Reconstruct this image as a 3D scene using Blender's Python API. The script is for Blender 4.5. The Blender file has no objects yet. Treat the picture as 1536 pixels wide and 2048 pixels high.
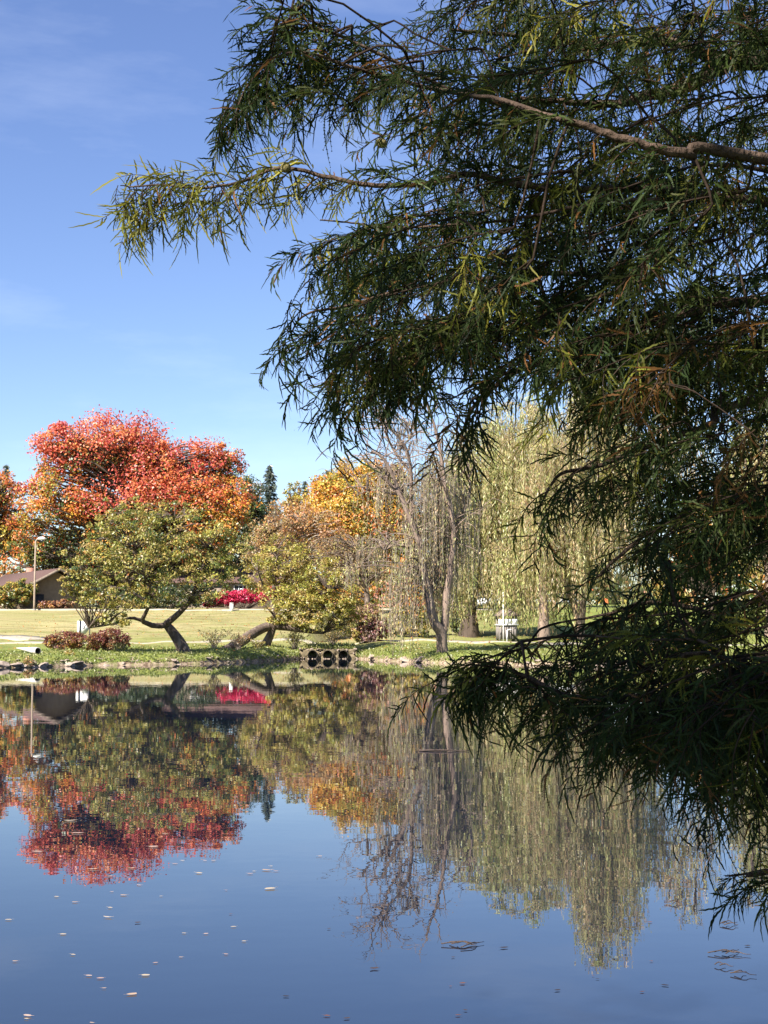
import bpy, math, random
import numpy as np
from mathutils import Vector, Matrix

rng = np.random.default_rng(11)
random.seed(11)
S = bpy.context.scene
COL = S.collection
R = math.radians

# ------------------------------------------------------------------ camera, sky, sun, exposure
F_PX, CX, CY, CAM_Z = 2800.0, 768.0, 1024.0, 1.65      # focal length in photo pixels (1536 x 2048)
PITCH = math.atan(230 / F_PX)
cam = bpy.data.cameras.new('camera')
cam.sensor_fit = 'VERTICAL'
cam.sensor_height = 24.0
cam.lens = 24.0 * F_PX / 2048
cam.clip_start, cam.clip_end = 0.05, 3000
co = bpy.data.objects.new('camera', cam)
co.location = (0, 0, CAM_Z)
co.rotation_euler = (R(90) + PITCH, 0, 0)
COL.objects.link(co)
S.camera = co

SUN_AZ = Vector((-0.66, -0.75, 0)).normalized()         # horizontal direction towards the sun
SUN_EL = R(40)
w = bpy.data.worlds.new('World')
S.world = w
w.use_nodes = True
nt = w.node_tree
nt.nodes.clear()
sky = nt.nodes.new('ShaderNodeTexSky')
sky.sky_type = 'NISHITA'
sky.sun_disc = False
sky.sun_elevation = SUN_EL
sky.sun_rotation = math.atan2(SUN_AZ.x, SUN_AZ.y)
sky.altitude = 200
sky.air_density = 1.1
sky.dust_density = 0.0
sky.ozone_density = 5.0
bg = nt.nodes.new('ShaderNodeBackground')
bg.inputs['Strength'].default_value = 0.070
out = nt.nodes.new('ShaderNodeOutputWorld')
# thin cirrus wisps
tc = nt.nodes.new('ShaderNodeTexCoord')
mp = nt.nodes.new('ShaderNodeMapping')
mp.inputs['Scale'].default_value = (2.2, 2.2, 9.0)
mp.inputs['Rotation'].default_value = (0.12, 0.2, 0.3)
nz = nt.nodes.new('ShaderNodeTexNoise')
nz.inputs['Scale'].default_value = 1.7
nz.inputs['Detail'].default_value = 7
nz.inputs['Roughness'].default_value = 0.6
rp = nt.nodes.new('ShaderNodeValToRGB')
rp.color_ramp.elements[0].position = 0.50
rp.color_ramp.elements[1].position = 0.85
rp.color_ramp.elements[1].color = (0.13, 0.13, 0.13, 1)
mx = nt.nodes.new('ShaderNodeMix')
mx.data_type = 'RGBA'
mx.inputs['B'].default_value = (9.5, 10.0, 10.8, 1)
hs = nt.nodes.new('ShaderNodeHueSaturation')
hs.inputs['Hue'].default_value = 0.514
hs.inputs['Saturation'].default_value = 1.02
L = nt.links.new
L(tc.outputs['Generated'], mp.inputs['Vector'])
L(mp.outputs['Vector'], nz.inputs['Vector'])
L(nz.outputs['Fac'], rp.inputs['Fac'])
L(rp.outputs['Color'], mx.inputs['Factor'])
L(sky.outputs['Color'], hs.inputs['Color'])
L(hs.outputs['Color'], mx.inputs['A'])
L(mx.outputs['Result'], bg.inputs['Color'])
L(bg.outputs['Background'], out.inputs['Surface'])

sl = bpy.data.lights.new('sun', 'SUN')
sl.energy = 4.9
sl.angle = R(0.53)
sl.color = (1.0, 0.93, 0.82)
so = bpy.data.objects.new('sun', sl)
sd = Vector((SUN_AZ.x * math.cos(SUN_EL), SUN_AZ.y * math.cos(SUN_EL), math.sin(SUN_EL)))
so.rotation_euler = (-sd).to_track_quat('-Z', 'Y').to_euler()
so.location = (-20, -20, 40)
COL.objects.link(so)

S.view_settings.view_transform = 'Standard'
S.view_settings.look = 'None'
S.view_settings.exposure = 1.4
S.view_settings.gamma = 1.0
S.view_settings.use_curve_mapping = False
S.cycles.max_bounces = 6
S.cycles.diffuse_bounces = 3
S.cycles.glossy_bounces = 3
S.cycles.transmission_bounces = 3
S.cycles.sample_clamp_indirect = 6
S.cycles.caustics_reflective = False
S.cycles.caustics_refractive = False

# ------------------------------------------------------------------ helpers
SP, CP = math.sin(PITCH), math.cos(PITCH)


def P(px, py, d):
    """photo pixel + distance along +Y -> world point"""
    u, v = (px - CX) / F_PX, (CY - py) / F_PX
    s = d / (CP - v * SP)
    return np.array([u * s, d, CAM_Z + (SP + v * CP) * s])


def on_z(px, py, z=0.0):
    u, v = (px - CX) / F_PX, (CY - py) / F_PX
    s = (z - CAM_Z) / (SP + v * CP)
    return np.array([u * s, (CP - v * SP) * s, z])


def to_px(p):
    p = np.asarray(p, float)
    y, z = p[..., 1], p[..., 2] - CAM_Z
    dep = y * CP + z * SP
    return np.stack([CX + F_PX * p[..., 0] / dep, CY - F_PX * (z * CP - y * SP) / dep], -1)


def nrm(a):
    return a / np.maximum(np.linalg.norm(a, axis=-1, keepdims=True), 1e-9)


def tag(o, label=None, cat=None, group=None, kind=None):
    if label: o['label'] = label
    if cat: o['category'] = cat
    if group: o['group'] = group
    if kind: o['kind'] = kind
    return o


def thing(name, loc, label, cat, group=None, rz=0.0):
    o = bpy.data.objects.new(name, None)
    o.location = [float(c) for c in loc]
    o.rotation_euler = (0, 0, rz)
    o.empty_display_size = 0.3
    COL.objects.link(o)
    return tag(o, label, cat, group)


def mesh(name, V, faces, mat, col=None, smooth=False):
    """faces: one int array (n,k) or a list of such arrays"""
    if not isinstance(faces, list) or not isinstance(faces[0], np.ndarray): faces = [np.asarray(faces)]
    faces = [np.asarray(f, np.int32) for f in faces if len(f)]
    me = bpy.data.meshes.new(name)
    V = np.asarray(V, np.float32)
    me.vertices.add(len(V))
    me.vertices.foreach_set('co', V.ravel())
    loops = np.concatenate([f.ravel() for f in faces])
    tot = np.concatenate([np.full(len(f), f.shape[1], np.int32) for f in faces])
    me.loops.add(len(loops))
    me.loops.foreach_set('vertex_index', loops)
    me.polygons.add(len(tot))
    me.polygons.foreach_set('loop_start', np.concatenate([[0], np.cumsum(tot)[:-1]]).astype(np.int32))
    if smooth: me.polygons.foreach_set('use_smooth', np.ones(len(tot), bool))
    if col is not None:
        at = me.color_attributes.new('col', 'FLOAT_COLOR', 'POINT')
        c4 = np.ones((len(V), 4), np.float32)
        c4[:, :3] = col
        at.data.foreach_set('color', c4.ravel())
    me.update(calc_edges=True)
    if mat: me.materials.append(mat)
    return me


def link(name, me, parent=None, loc=None):
    o = bpy.data.objects.new(name, me)
    COL.objects.link(o)
    if parent: o.parent = parent
    if loc is not None: o.location = [float(c) for c in loc]
    return o


class Geo:
    """collects vertices and faces of one mesh"""
    def __init__(s): s.V, s.Q, s.T, s.C, s.n = [], [], [], [], 0

    def add(s, V, Q=None, T=None, c=None):
        V = np.asarray(V, float).reshape(-1, 3)
        if Q is not None and len(Q): s.Q.append(np.asarray(Q) + s.n)
        if T is not None and len(T): s.T.append(np.asarray(T) + s.n)
        s.V.append(V)
        s.C.append(np.broadcast_to(np.asarray(c if c is not None else (.5, .5, .5), float), (len(V), 3)))
        s.n += len(V)
        return s

    def tube(s, pts, rad, k=6, c=None, cap=True):
        pts = np.asarray(pts, float)
        rad = np.broadcast_to(np.asarray(rad, float), (len(pts),))
        t = nrm(np.gradient(pts, axis=0))
        ref = np.array([0.13, 0.97, 0.21]) if abs(t[0][1]) < 0.8 else np.array([0.97, 0.1, 0.2])
        a = nrm(np.cross(t, ref))
        b = np.cross(t, a)
        ang = np.arange(k) * 2 * np.pi / k
        V = pts[:, None] + rad[:, None, None] * (np.cos(ang)[None, :, None] * a[:, None] + np.sin(ang)[None, :, None] * b[:, None])
        n = len(pts)
        i = np.arange(n - 1)[:, None] * k
        j = np.arange(k)[None]
        j2 = (j + 1) % k
        Q = np.stack([i + j, i + j2, i + k + j2, i + k + j], -1).reshape(-1, 4)
        T = []
        if cap and k > 3:
            T = [[0, q + 1, q] for q in range(1, k - 1)] + [[(n - 1) * k, (n - 1) * k + q, (n - 1) * k + q + 1] for q in range(1, k - 1)]
        return s.add(V.reshape(-1, 3), Q, T if len(T) else None, c)

    def box(s, x0, x1, y0, y1, z0, z1, c=None):
        V = [(x, y, z) for z in (z0, z1) for y in (y0, y1) for x in (x0, x1)]
        return s.add(V, [[0, 2, 3, 1], [4, 5, 7, 6], [0, 1, 5, 4], [2, 6, 7, 3], [0, 4, 6, 2], [1, 3, 7, 5]], None, c)

    def kites(s, C, D, N, Ln, W, c):
        """leaf shaped quads: centre, long axis, rough normal, length, width, colour"""
        D = nrm(D)
        Sd = nrm(np.cross(D, N))
        Ln = np.asarray(Ln)[:, None]; W = np.asarray(W)[:, None]
        n = len(C)
        V = np.stack([C - D * Ln / 2, C + Sd * W / 2 - D * Ln * .06, C + D * Ln / 2, C - Sd * W / 2 - D * Ln * .06], 1).reshape(-1, 3)
        Q = np.arange(4 * n).reshape(n, 4)
        cc = np.repeat(np.asarray(c, float), 4, axis=0)
        s.Q.append(Q + s.n); s.V.append(V); s.C.append(cc); s.n += len(V)
        return s

    def mesh(s, name, mat, smooth=False, colour=False):
        fs = []
        if s.Q: fs.append(np.concatenate(s.Q))
        if s.T: fs.append(np.concatenate(s.T))
        return mesh(name, np.concatenate(s.V), fs, mat, np.concatenate(s.C) if colour else None, smooth)

    def obj(s, name, mat, parent=None, smooth=False, colour=False, loc=None):
        if loc is not None: s.V = [v - np.asarray(loc) for v in s.V]
        return link(name, s.mesh(name, mat, smooth, colour), parent, None)


def spline(pts, n):
    """smooth resample of a coarse polyline (Catmull-Rom)"""
    p = np.asarray(pts, float)
    if len(p) < 3:
        t = np.linspace(0, 1, n)[:, None]
        return p[0] * (1 - t) + p[-1] * t
    q = np.vstack([2 * p[0] - p[1], p, 2 * p[-1] - p[-2]])
    u = np.linspace(0, len(p) - 1 - 1e-6, n)
    i = u.astype(int); f = (u - i)[:, None]
    a, b, c, d = q[i], q[i + 1], q[i + 2], q[i + 3]
    return 0.5 * (2 * b + (c - a) * f + (2 * a - 5 * b + 4 * c - d) * f ** 2 + (3 * b - a - 3 * c + d) * f ** 3)


# ------------------------------------------------------------------ materials
def new_mat(name):
    m = bpy.data.materials.new(name)
    m.use_nodes = True
    m.node_tree.nodes.clear()
    return m, m.node_tree.nodes, m.node_tree.links.new


def noise_mat(name, c1, c2, scale=3.0, rough=0.85, bump=0.3, bscale=None, stretch=(1, 1, 1), detail=6, metal=0.0, spec=0.3, c3=None):
    m, n, l = new_mat(name)
    o = n.new('ShaderNodeOutputMaterial'); b = n.new('ShaderNodeBsdfPrincipled')
    t = n.new('ShaderNodeTexCoord'); mp = n.new('ShaderNodeMapping'); mp.inputs['Scale'].default_value = stretch
    z = n.new('ShaderNodeTexNoise'); z.inputs['Scale'].default_value = scale; z.inputs['Detail'].default_value = detail; z.inputs['Roughness'].default_value = 0.65
    r = n.new('ShaderNodeValToRGB')
    r.color_ramp.elements[0].position = 0.3; r.color_ramp.elements[1].position = 0.7
    r.color_ramp.elements[0].color = (*c1, 1); r.color_ramp.elements[1].color = (*c2, 1)
    if c3:
        e = r.color_ramp.elements.new(0.5); e.color = (*c3, 1)
    z2 = n.new('ShaderNodeTexNoise'); z2.inputs['Scale'].default_value = bscale or scale * 6; z2.inputs['Detail'].default_value = 4
    bp = n.new('ShaderNodeBump'); bp.inputs['Strength'].default_value = bump; bp.inputs['Distance'].default_value = 0.03
    l(t.outputs['Object'], mp.inputs['Vector']); l(mp.outputs['Vector'], z.inputs['Vector']); l(mp.outputs['Vector'], z2.inputs['Vector'])
    l(z.outputs['Fac'], r.inputs['Fac']); l(r.outputs['Color'], b.inputs['Base Color'])
    l(z2.outputs['Fac'], bp.inputs['Height']); l(bp.outputs['Normal'], b.inputs['Normal'])
    b.inputs['Roughness'].default_value = rough; b.inputs['Metallic'].default_value = metal
    b.inputs['Specular IOR Level'].default_value = spec
    l(b.outputs['BSDF'], o.inputs['Surface'])
    return m


def leaf_mat(name, trans=0.38, gloss=0.05, grough=0.45):
    m, n, l = new_mat(name)
    o = n.new('ShaderNodeOutputMaterial')
    a = n.new('ShaderNodeAttribute'); a.attribute_name = 'col'
    d = n.new('ShaderNodeBsdfDiffuse'); t = n.new('ShaderNodeBsdfTranslucent'); g = n.new('ShaderNodeBsdfGlossy')
    g.inputs['Roughness'].default_value = grough
    mx = n.new('ShaderNodeMixShader'); mx.inputs['Fac'].default_value = trans
    m2 = n.new('ShaderNodeMixShader'); m2.inputs['Fac'].default_value = gloss
    l(a.outputs['Color'], d.inputs['Color']); l(a.outputs['Color'], t.inputs['Color'])
    l(d.outputs['BSDF'], mx.inputs[1]); l(t.outputs['BSDF'], mx.inputs[2])
    l(mx.outputs['Shader'], m2.inputs[1]); l(g.outputs['BSDF'], m2.inputs[2])
    l(m2.outputs['Shader'], o.inputs['Surface'])
    return m


M = {}
M['leaf'] = leaf_mat('autumn_leaf')
M['needle'] = leaf_mat('cypress_needle', 0.38, 0.010, 0.5)
M['bark'] = noise_mat('grey_brown_bark', (.055, .04, .03), (.27, .21, .17), 6, .92, 1.0, stretch=(1, 1, .3), c3=(.13, .095, .075))
M['bark_dark'] = noise_mat('dark_bark', (.05, .036, .028), (.12, .09, .07), 5, .9, .6, stretch=(1, 1, .25))
M['bark_pale'] = noise_mat('pale_twig_bark', (.22, .17, .13), (.42, .35, .29), 6, .9, .4)
M['bark_willow'] = noise_mat('willow_bark', (.13, .095, .075), (.34, .25, .20), 4, .92, .8, stretch=(1, 1, .2))
M['bark_cypress'] = noise_mat('cypress_bark', (.030, .019, .014), (.15, .10, .075), 14, .9, .6, c3=(.065, .042, .030))
M['bark_cypress_twig'] = noise_mat('cypress_twig_bark', (.012, .009, .007), (.045, .030, .022), 14, .95, .3, spec=.1)
M['stone'] = noise_mat('weathered_stone', (.19, .14, .11), (.46, .37, .30), 3, .9, .6, c3=(.33, .26, .21))
M['concrete'] = noise_mat('pale_concrete', (.48, .45, .41), (.62, .58, .53), 2, .9, .2)
M['path'] = noise_mat('pale_path_concrete', (.30, .265, .20), (.44, .39, .30), 1.2, .95, .2)
M['asphalt'] = noise_mat('street_asphalt', (.05, .05, .052), (.085, .082, .08), 2, .9, .3)
M['white'] = noise_mat('white_paint', (.70, .70, .68), (.82, .81, .79), 4, .5, .05)
M['steel'] = noise_mat('galvanised_steel', (.20, .19, .17), (.33, .31, .28), 5, .55, .1)
M['dark'] = noise_mat('dark_paint', (.02, .02, .022), (.05, .05, .05), 5, .6, .1)
M['pipe'] = noise_mat('rusty_corrugated_pipe', (.03, .026, .022), (.10, .085, .07), 8, .9, .4)
M['mud'] = noise_mat('bank_mud', (.07, .055, .035), (.30, .235, .15), 2.6, .95, 1.0, c3=(.17, .135, .08))
M['roof'] = noise_mat('brown_shingles', (.075, .045, .040), (.135, .082, .074), 8, .9, .4)
M['stucco'] = noise_mat('tan_stucco', (.20, .145, .095), (.28, .21, .14), 3, .9, .2)
M['timber'] = noise_mat('weathered_timber', (.17, .15, .14), (.30, .27, .25), 6, .85, .3, stretch=(1, 1, .2))
M['roof_wood'] = noise_mat('roof_boards', (.13, .10, .08), (.24, .19, .15), 5, .85, .3)
M['brick'] = noise_mat('salmon_brickwork', (.34, .15, .11), (.46, .23, .17), 6, .9, .2)
M['glass'] = noise_mat('window_glass', (.02, .025, .03), (.05, .06, .07), 2, .08, .0, spec=.6)
M['car_white'] = noise_mat('white_car_paint', (.72, .72, .72), (.78, .78, .78), 2, .25, .0, spec=.5)
M['rubber'] = noise_mat('tyre_rubber', (.015, .015, .015), (.03, .03, .03), 6, .9, .1)
M['cone'] = noise_mat('green_cone', (.13, .11, .045), (.24, .20, .08), 60, .8, .5)
M['twig'] = noise_mat('wet_twig', (.035, .024, .02), (.10, .07, .055), 20, .7, .4)
M['lamp'] = noise_mat('lamp_lens', (.75, .75, .75), (.85, .85, .85), 3, .3, .0)
M['lamp_pole'] = noise_mat('tan_lamp_pole', (.22, .165, .12), (.32, .25, .19), 5, .7, .1)
M['awning'] = noise_mat('blue_awning', (.04, .05, .12), (.07, .08, .17), 4, .8, .1)


def lawn_mat():
    m, n, l = new_mat('lawn_grass')
    o = n.new('ShaderNodeOutputMaterial'); b = n.new('ShaderNodeBsdfPrincipled')
    g = n.new('ShaderNodeNewGeometry'); sp = n.new('ShaderNodeSeparateXYZ'); l(g.outputs['Position'], sp.inputs[0])

    def tex(scale, st, detail=5, rough=.6):
        mp = n.new('ShaderNodeMapping'); mp.inputs['Scale'].default_value = st
        z = n.new('ShaderNodeTexNoise'); z.inputs['Scale'].default_value = scale; z.inputs['Detail'].default_value = detail; z.inputs['Roughness'].default_value = rough
        l(g.outputs['Position'], mp.inputs['Vector']); l(mp.outputs['Vector'], z.inputs['Vector'])
        return z.outputs['Fac']

    def mix(fac, a, bb):
        x = n.new('ShaderNodeMix'); x.data_type = 'RGBA'
        for s_, v in (('Factor', fac), ('A', a), ('B', bb)):
            if isinstance(v, tuple): x.inputs[s_].default_value = (*v, 1)
            elif isinstance(v, (int, float)): x.inputs[s_].default_value = v
            else: l(v, x.inputs[s_])
        return x.outputs['Result']

    def mr(v, a, bb, c=0.0, d=1.0):
        x = n.new('ShaderNodeMapRange'); x.clamp = True
        l(v, x.inputs['Value'])
        for k, q in zip(('From Min', 'From Max', 'To Min', 'To Max'), (a, bb, c, d)): x.inputs[k].default_value = q
        return x.outputs['Result']

    def op(kind, a, bb):
        x = n.new('ShaderNodeMath'); x.operation = kind
        for i, v in enumerate((a, bb)):
            if isinstance(v, (int, float)): x.inputs[i].default_value = v
            else: l(v, x.inputs[i])
        return x.outputs[0]
    # dry yellow grass on the far slope to the left, greener near the bank and to the right
    dry = op('MULTIPLY', mr(sp.outputs['Y'], 70, 86), mr(sp.outputs['X'], 12, 0))
    dry = op('MULTIPLY', dry, mr(tex(.35, (.35, 1.2, 1)), .2, .55))
    green = mix(mr(tex(1.1, (.6, 1.2, 1)), .35, .65), (.14, .185, .04), (.24, .26, .07))
    straw = mix(mr(tex(.9, (.12, 1.6, 1), 4), .38, .62), (.235, .205, .085), (.43, .37, .185))
    c = mix(dry, green, straw)
    c = mix(mr(tex(14, (.4, 1, 1), 3), .45, .7, 0, .45), c, (.09, .10, .03))
    mudf = op('ADD', mr(sp.outputs['Z'], .38, .10), mr(tex(2.2, (1, 1, 1)), .45, .62, -.4, .4))
    mudf = mr(mudf, .35, .75)
    mud = mix(mr(tex(5, (1, 1, 1)), .4, .6), (.13, .09, .06), (.36, .28, .20))
    c = mix(mudf, c, mud)
    l(c, b.inputs['Base Color'])
    b.inputs['Roughness'].default_value = .95; b.inputs['Specular IOR Level'].default_value = .1
    bp = n.new('ShaderNodeBump'); bp.inputs['Strength'].default_value = .8; bp.inputs['Distance'].default_value = .06
    l(tex(9, (1, 1, 1), 5), bp.inputs['Height']); l(bp.outputs['Normal'], b.inputs['Normal'])
    l(b.outputs['BSDF'], o.inputs['Surface'])
    return m


def water_mat():
    m, n, l = new_mat('pond_water')
    o = n.new('ShaderNodeOutputMaterial'); b = n.new('ShaderNodeBsdfPrincipled')
    b.inputs['Base Color'].default_value = (.005, .010, .022, 1)
    b.inputs['Roughness'].default_value = .003
    b.inputs['IOR'].default_value = 1.75
    g = n.new('ShaderNodeNewGeometry')
    hh = None
    for sc, st, amp in ((1.3, (.8, 1.3, 1), .0008), (4.5, (1.0, 1.1, 1), .00026), (.22, (1, 1, 1), .0010)):
        mp = n.new('ShaderNodeMapping'); mp.inputs['Scale'].default_value = st
        z = n.new('ShaderNodeTexNoise'); z.inputs['Scale'].default_value = sc; z.inputs['Detail'].default_value = 2
        l(g.outputs['Position'], mp.inputs['Vector']); l(mp.outputs['Vector'], z.inputs['Vector'])
        k = n.new('ShaderNodeMath'); k.operation = 'MULTIPLY'; k.inputs[1].default_value = amp; l(z.outputs['Fac'], k.inputs[0])
        if hh is None: hh = k.outputs[0]
        else:
            a = n.new('ShaderNodeMath'); a.operation = 'ADD'; l(hh, a.inputs[0]); l(k.outputs[0], a.inputs[1]); hh = a.outputs[0]
    bp = n.new('ShaderNodeBump'); bp.inputs['Strength'].default_value = 1.0; bp.inputs['Distance'].default_value = 1.0
    l(hh, bp.inputs['Height']); l(bp.outputs['Normal'], b.inputs['Normal'])
    l(b.outputs['BSDF'], o.inputs['Surface'])
    return m


M['lawn'] = lawn_mat()
M['water'] = water_mat()

# ------------------------------------------------------------------ terrain
_sh = [(-400, 1341), (-200, 1338), (0, 1336), (60, 1335), (120, 1333), (200, 1331), (300, 1330), (400, 1328), (480, 1325), (560, 1321), (600, 1318),
       (720, 1318), (770, 1322), (830, 1325), (900, 1327), (1000, 1330), (1150, 1333), (1240, 1331), (1400, 1339), (1536, 1346), (1800, 1352)]
_sw = np.array([on_z(a, b)[:2] for a, b in _sh])
SHX = np.concatenate([[-140, -95, -60], _sw[:, 0], [50, 95, 140]])
SHY = np.concatenate([[5, 20, 48], _sw[:, 1], [40, 16, 5]])


def shore(x): return np.interp(x, SHX, SHY)


def near(x): return np.interp(x, [-90, -40, -3, .8, 1.9, 2.4, 4.5, 8, 30, 90], [6, 1.5, 1.6, 1.9, 3.4, 6.6, 7.6, 6.0, 4.5, 6])


PIPES = [on_z(625, 1318), on_z(655.5, 1318), on_z(686.5, 1318)]
PY = float(np.mean([p[1] for p in PIPES]))
PX0, PX1 = PIPES[0][0] - .55, PIPES[2][0] + .55


def ground(x, y):
    x = np.asarray(x, float); y = np.asarray(y, float)
    s = shore(x)
    t = y - s
    lump = .05 * np.sin(x * 1.7 + y * .6) + .04 * np.sin(x * .63 - y * 1.1) + .03 * np.sin(x * 3.1 + 1.3)
    base = np.interp(y, [0, 66, 78, 90, 104, 118, 126, 160, 400, 1500], [.42, .5, .78, 1.3, 2.2, 3.02, 3.15, 4.2, 6, 10])
    bank = np.interp(t, [-6, -1, -.15, 0.0, .25, .9, 1.8, 4], [-1.3, -.5, -.12, 0.02, .2, .38, .46, .5])
    f = np.clip((t - 1.2) / 9, 0, 1); f = f * f * (3 - 2 * f)
    far = np.where(t > 1.2, bank * (1 - f) + np.maximum(base, .5) * f, bank)
    far = far + lump * np.clip(t, 0, 1) * .7
    notch = (x > PX0) & (x < PX1)
    far = np.where(notch, np.interp(y - PY, [-3, 0, .62, .80, 1.5, 3.5], [-.6, -.5, -.5, .58, .66, .66]), far)
    tn = near(x) - y
    far = far + np.where((t > 0) & ~notch, .05 * np.sin(x * 5.3 + np.sin(x * 1.9) * 2) * np.clip(1.2 - np.abs(t - .6), 0, 1), 0)
    nb = np.interp(tn, [-6, -1, -.1, 0, .4, 1.5, 5], [-1.3, -.5, -.06, 0.02, .12, .22, .4]) + .02 * np.sin(x * 2.3 + y * 1.9)
    return np.where(y < 12, np.where(t > 0, far, nb), far)


def gz(x, y): return float(ground(x, y))


def G(px, d):
    """ground point below photo column px at distance d"""
    x = (px - CX) / F_PX * d
    return np.array([x, d, gz(x, d)])


def build_ground():
    xs = np.unique(np.concatenate([np.linspace(-900, -100, 17), np.linspace(-100, -24, 39), np.arange(-24, 26, .32), np.linspace(26, 100, 38), np.linspace(100, 900, 17)]))
    ys = np.unique(np.concatenate([np.linspace(-60, -8, 14), np.arange(-8, 10, .3), np.linspace(10, 44, 12), np.concatenate([np.arange(44, 54, 1.0), np.arange(54, 78, .25), np.arange(78, 90, .8)]), np.arange(90, 132, 1.0), np.linspace(132, 260, 30), np.linspace(260, 1500, 20)]))
    X, Y = np.meshgrid(xs, ys)
    V = np.stack([X, Y, ground(X, Y)], -1).reshape(-1, 3)
    nx, ny = len(xs), len(ys)
    i = np.arange(ny - 1)[:, None] * nx; j = np.arange(nx - 1)[None]
    Q = np.stack([i + j, i + j + 1, i + nx + j + 1, i + nx + j], -1).reshape(-1, 4)
    tag(link('ground', mesh('ground', V, Q, M['lawn'], smooth=True)), kind='structure')


build_ground()
wv = [(-130, -2, 0), (130, -2, 0), (130, 78, 0), (-130, 78, 0)]
tag(link('pond_water', mesh('pond_water', wv, [[0, 1, 2, 3]], M['water'])), kind='structure')


def ribbon(name, pts, width, mat, lift, thick=0.12):
    """a paved strip draped over the ground along world (x, y) points"""
    p = spline([(a, b, 0) for a, b in pts], 120)
    t = nrm(np.gradient(p, axis=0)); s = np.stack([-t[:, 1], t[:, 0], 0 * t[:, 0]], -1)
    rows = []
    for k in (-.5, -.17, .17, .5):
        q = p + s * width * k
        q[:, 2] = ground(q[:, 0], q[:, 1]) + lift
        rows.append(q)
    lo0, lo1 = rows[0].copy(), rows[-1].copy()
    lo0[:, 2] -= thick; lo1[:, 2] -= thick
    rows = [lo0] + rows + [lo1]
    V = np.stack(rows, 1); n, k = V.shape[:2]
    i = np.arange(n - 1)[:, None] * k; j = np.arange(k - 1)[None]
    Q = np.stack([i + j, i + k + j, i + k + j + 1, i + j + 1], -1).reshape(-1, 4)
    return tag(link(name, mesh(name, V.reshape(-1, 3), Q, mat)), kind='structure')


def xw(px, d): return (px - CX) / F_PX * d


ribbon('footpath', [(-70, 78), (xw(0, 77.5), 77.5), (xw(300, 77.5), 77.5), (xw(600, 80.5), 80.5), (xw(900, 79.5), 79.5), (xw(1100, 77), 77), (xw(1500, 74), 74), (60, 70)], 1.25, M['path'], .035)
ribbon('side_path', [(xw(95, 80.5), 80.5), (xw(40, 83), 83), (xw(-60, 86.5), 86.5), (-45, 93), (-70, 100)], 2.2, M['path'], .03)
ribbon('street', [(-200, 123), (-60, 122.5), (-6, 122.5), (2, 123.5), (9, 130), (14, 145), (17, 190)], 6.0, M['asphalt'], .03)
ribbon('kerb', [(-200, 118.8), (-60, 118.6), (-5, 118.6), (3, 119.4), (11, 124), (17, 140), (20.5, 190)], .32, M['path'], .12, .3)
ribbon('pavement', [(-200, 128), (-60, 127.2), (-8, 127.2), (0, 128.5), (5, 134), (9, 148), (12, 190)], 2.0, M['path'], .06)

# ------------------------------------------------------------------ foliage builders
PAL = {
    'red': [(.68, .14, .085), (.70, .19, .07), (.58, .105, .09), (.70, .25, .08)],
    'orange': [(.70, .26, .05), (.66, .19, .055), (.66, .36, .06), (.38, .32, .06)],
    'yellow': [(.72, .42, .05), (.70, .31, .05), (.64, .48, .07), (.44, .37, .06)],
    'olive': [(.37, .32, .07), (.27, .26, .06), (.43, .35, .085), (.42, .29, .10)],
    'olive2': [(.42, .38, .07), (.29, .29, .055), (.46, .38, .08), (.40, .28, .09)],
    'green': [(.10, .15, .035), (.16, .19, .04), (.07, .11, .03), (.24, .24, .05)],
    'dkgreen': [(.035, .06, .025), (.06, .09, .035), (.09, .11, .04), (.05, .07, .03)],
    'russet': [(.50, .25, .11), (.42, .22, .10), (.56, .29, .09), (.36, .26, .11)],
    'brown': [(.40, .27, .13), (.46, .30, .14), (.32, .22, .12), (.40, .34, .10)],
    'willow': [(.50, .46, .20), (.44, .44, .17), (.31, .34, .10), (.49, .39, .19), (.35, .27, .14)],
    'willow_b': [(.50, .38, .22), (.46, .39, .20), (.42, .39, .16), (.54, .36, .20)],
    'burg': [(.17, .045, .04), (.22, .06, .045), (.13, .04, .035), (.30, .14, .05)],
    'maroon': [(.25, .10, .10), (.33, .19, .17), (.20, .06, .07), (.36, .25, .15)],
    'magenta': [(.62, .02, .10), (.52, .015, .07), (.68, .05, .15), (.45, .03, .05)],
    'spruce': [(.085, .12, .10), (.11, .14, .115), (.065, .095, .075), (.10, .11, .07)],
    'gold': [(.50, .34, .06), (.42, .33, .06), (.34, .30, .06), (.50, .25, .06)],
    'reed': [(.40, .33, .14), (.34, .32, .10), (.46, .38, .19), (.30, .26, .08)],
}


def pick(names, n, clump=None, jit=.15):
    """n leaf colours out of one or more palettes; clump gives neighbouring leaves the same bias"""
    cs = np.concatenate([np.asarray(PAL[k]) for k in names])
    idx = rng.integers(0, len(cs), n) if clump is None else np.where(rng.random(n) < .7, clump % len(cs), rng.integers(0, len(cs), n))
    c = cs[idx] * (1 + rng.normal(0, jit, (n, 1))) * (1 + rng.normal(0, .06, (n, 3)))
    return np.clip(c, .004, .85)


def rand_dir(n):
    return nrm(rng.normal(size=(n, 3)))


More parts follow.
